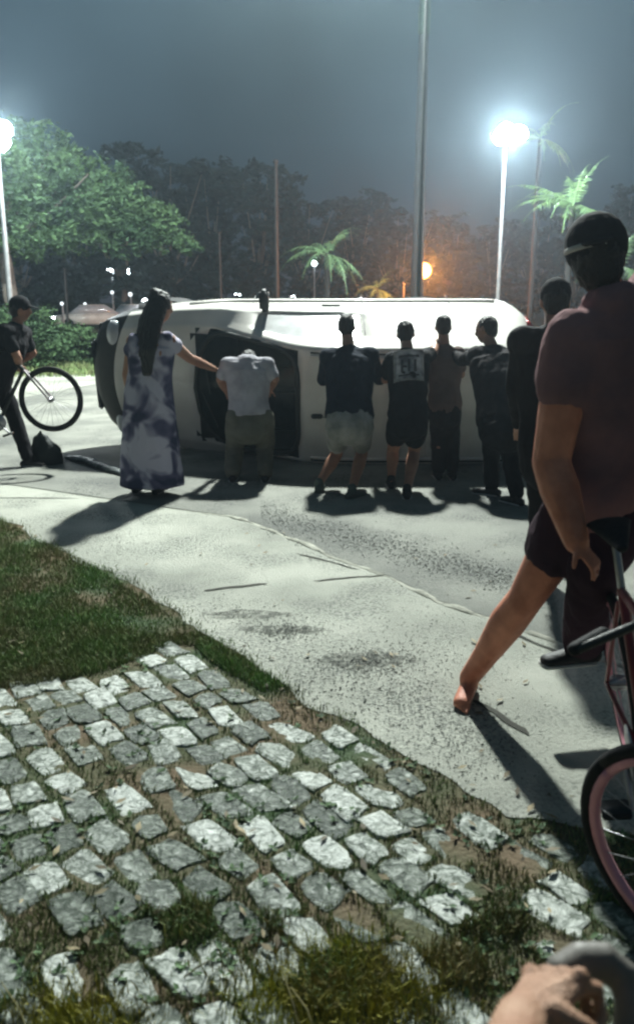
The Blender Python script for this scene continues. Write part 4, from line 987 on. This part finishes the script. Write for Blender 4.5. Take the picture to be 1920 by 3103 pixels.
# hand entering at the bottom right corner, closed on a grey grip
bm = bmesh.new(); hp_ = [P(1560, 3240, .80), P(1640, 3110, .86)]
el_ = P(1470, 3520, .55); wr_ = P(1580, 3090, .80); kn = P(1690, 2975, .86)
tube(bm, [el_, el_.lerp(wr_, .5), wr_], [.045, .038, .030], seg=14)
dH = (kn - wr_).normalized(); nH = V((.55, .2, -.5)); nH = (nH - dH * nH.dot(dH)).normalized(); sH = dH.cross(nH)
tube(bm, [wr_, wr_ + dH * .045, wr_ + dH * .085], [(.022, .032), (.020, .042), (.016, .044)], ref=nH, seg=14)
for k, (off, ln) in enumerate(((-.034, .078), (-.011, .088), (.013, .082), (.036, .064))):
    p0 = wr_ + dH * .075 + sH * off; p1 = p0 + (dH * .8 + nH * .45).normalized() * ln * .45; p2 = p1 + (nH - dH * .25).normalized() * ln * .36; p3 = p2 + (-dH * .8 + nH * .3).normalized() * ln * .28
    tube(bm, [p0, p1, p2, p3], [.0120, .0108, .0098, .0085], seg=10)
tb = wr_ + dH * .02 - sH * .03; tube(bm, [tb, tb + (dH * .4 - sH * .5 + nH * .6).normalized() * .04, tb + (dH * .9 - sH * .5 + nH * 1.2).normalized() * .07], [.016, .013, .0105], seg=10)
for k, off in enumerate((-.034, -.011, .013, .036)):
    ell(bm, wr_ + dH * .082 + sH * off - nH * .008, .0125, .0125, .0125)
    tube(bm, [wr_ + dH * .02 + sH * off * .5 - nH * .016, wr_ + dH * .08 + sH * off - nH * .012], [.004, .0045], seg=8)
HT = empty('person', el_, 'bare hand of a bystander closed on a grey grip in the bottom right corner', 'person'); remesh(link('hand', bm, M['skin3'], HT), .004, 3)
bm = bmesh.new()
pts = [P(1670, 3010, .93), P(1700, 2950, .94), P(1760, 2915, .95), P(1830, 2915, .95), P(1885, 2960, .94), P(1905, 3030, .92), P(1895, 3140, .9)]
tube(bm, pts, [.020, .024, .026, .026, .024, .020, .018], seg=14)
tag(remesh(link('handlebar_grip', bm, M['gripgrey']), .004, 4), 'grey curved handlebar end under the hand in the bottom right corner', 'handlebar')

# ------------------------------------------------------------------ things on the ground
bm = bmesh.new(); b0 = G(135, 1413)
tube(bm, [b0 + V((0, .1, .02)), b0 + V((-.01, .1, .14)), b0 + V((-.04, .1, .27))], [(.17, .12), (.165, .11), (.09, .06)], ref=V((1, 0, 0)), seg=18)
tube(bm, [b0 + V((-.1, .08, .27)), b0 + V((-.04, .08, .36)), b0 + V((.02, .08, .27))], [.012] * 3, seg=8)
tag(remesh(link('bag', bm, M['bag']), .01, 3, rough=.012, rs=.08), 'black bag on the pavement under the raised bicycle wheel', 'bag')
bm = bmesh.new(); a, b = G(205, 1392), G(402, 1452); d = (b - a).normalized(); nn = V((-d.y, d.x, 0))
tube(bm, [a + V((0, 0, .03)), a.lerp(b, .3) + nn * .03 + V((0, 0, .05)), a.lerp(b, .6) + V((0, 0, .04)), b + V((0, 0, .03))], [(.02, .04), (.03, .07), (.03, .06), (.02, .04)], ref=V((0, 0, 1)), seg=12)
tag(remesh(link('broken_trim', bm, M['debris']), .01, 2, rough=.012, rs=.06), 'long grey strip of broken trim lying beside the van front', 'debris')

# ------------------------------------------------------------------ haze
bm = bmesh.new(); box(bm, V((0, 48, 9)), 150, 110, 20)
hz = link('haze', bm, M['pole'], smooth=False); hz.data.materials.clear()
hm = bpy.data.materials.new('haze'); hm.use_nodes = True; n = hm.node_tree.nodes; n.remove(n['Principled BSDF'])
pv = n.new('ShaderNodeVolumePrincipled'); pv.inputs['Color'].default_value = (.60, .80, .92, 1); pv.inputs['Density'].default_value = .0021; pv.inputs['Anisotropy'].default_value = .80
hm.node_tree.links.new(pv.outputs[0], n['Material Output'].inputs['Volume']); hz.data.materials.append(hm)
tag(hz, 'thin bluish night haze around the lamps', 'haze', kind='stuff')
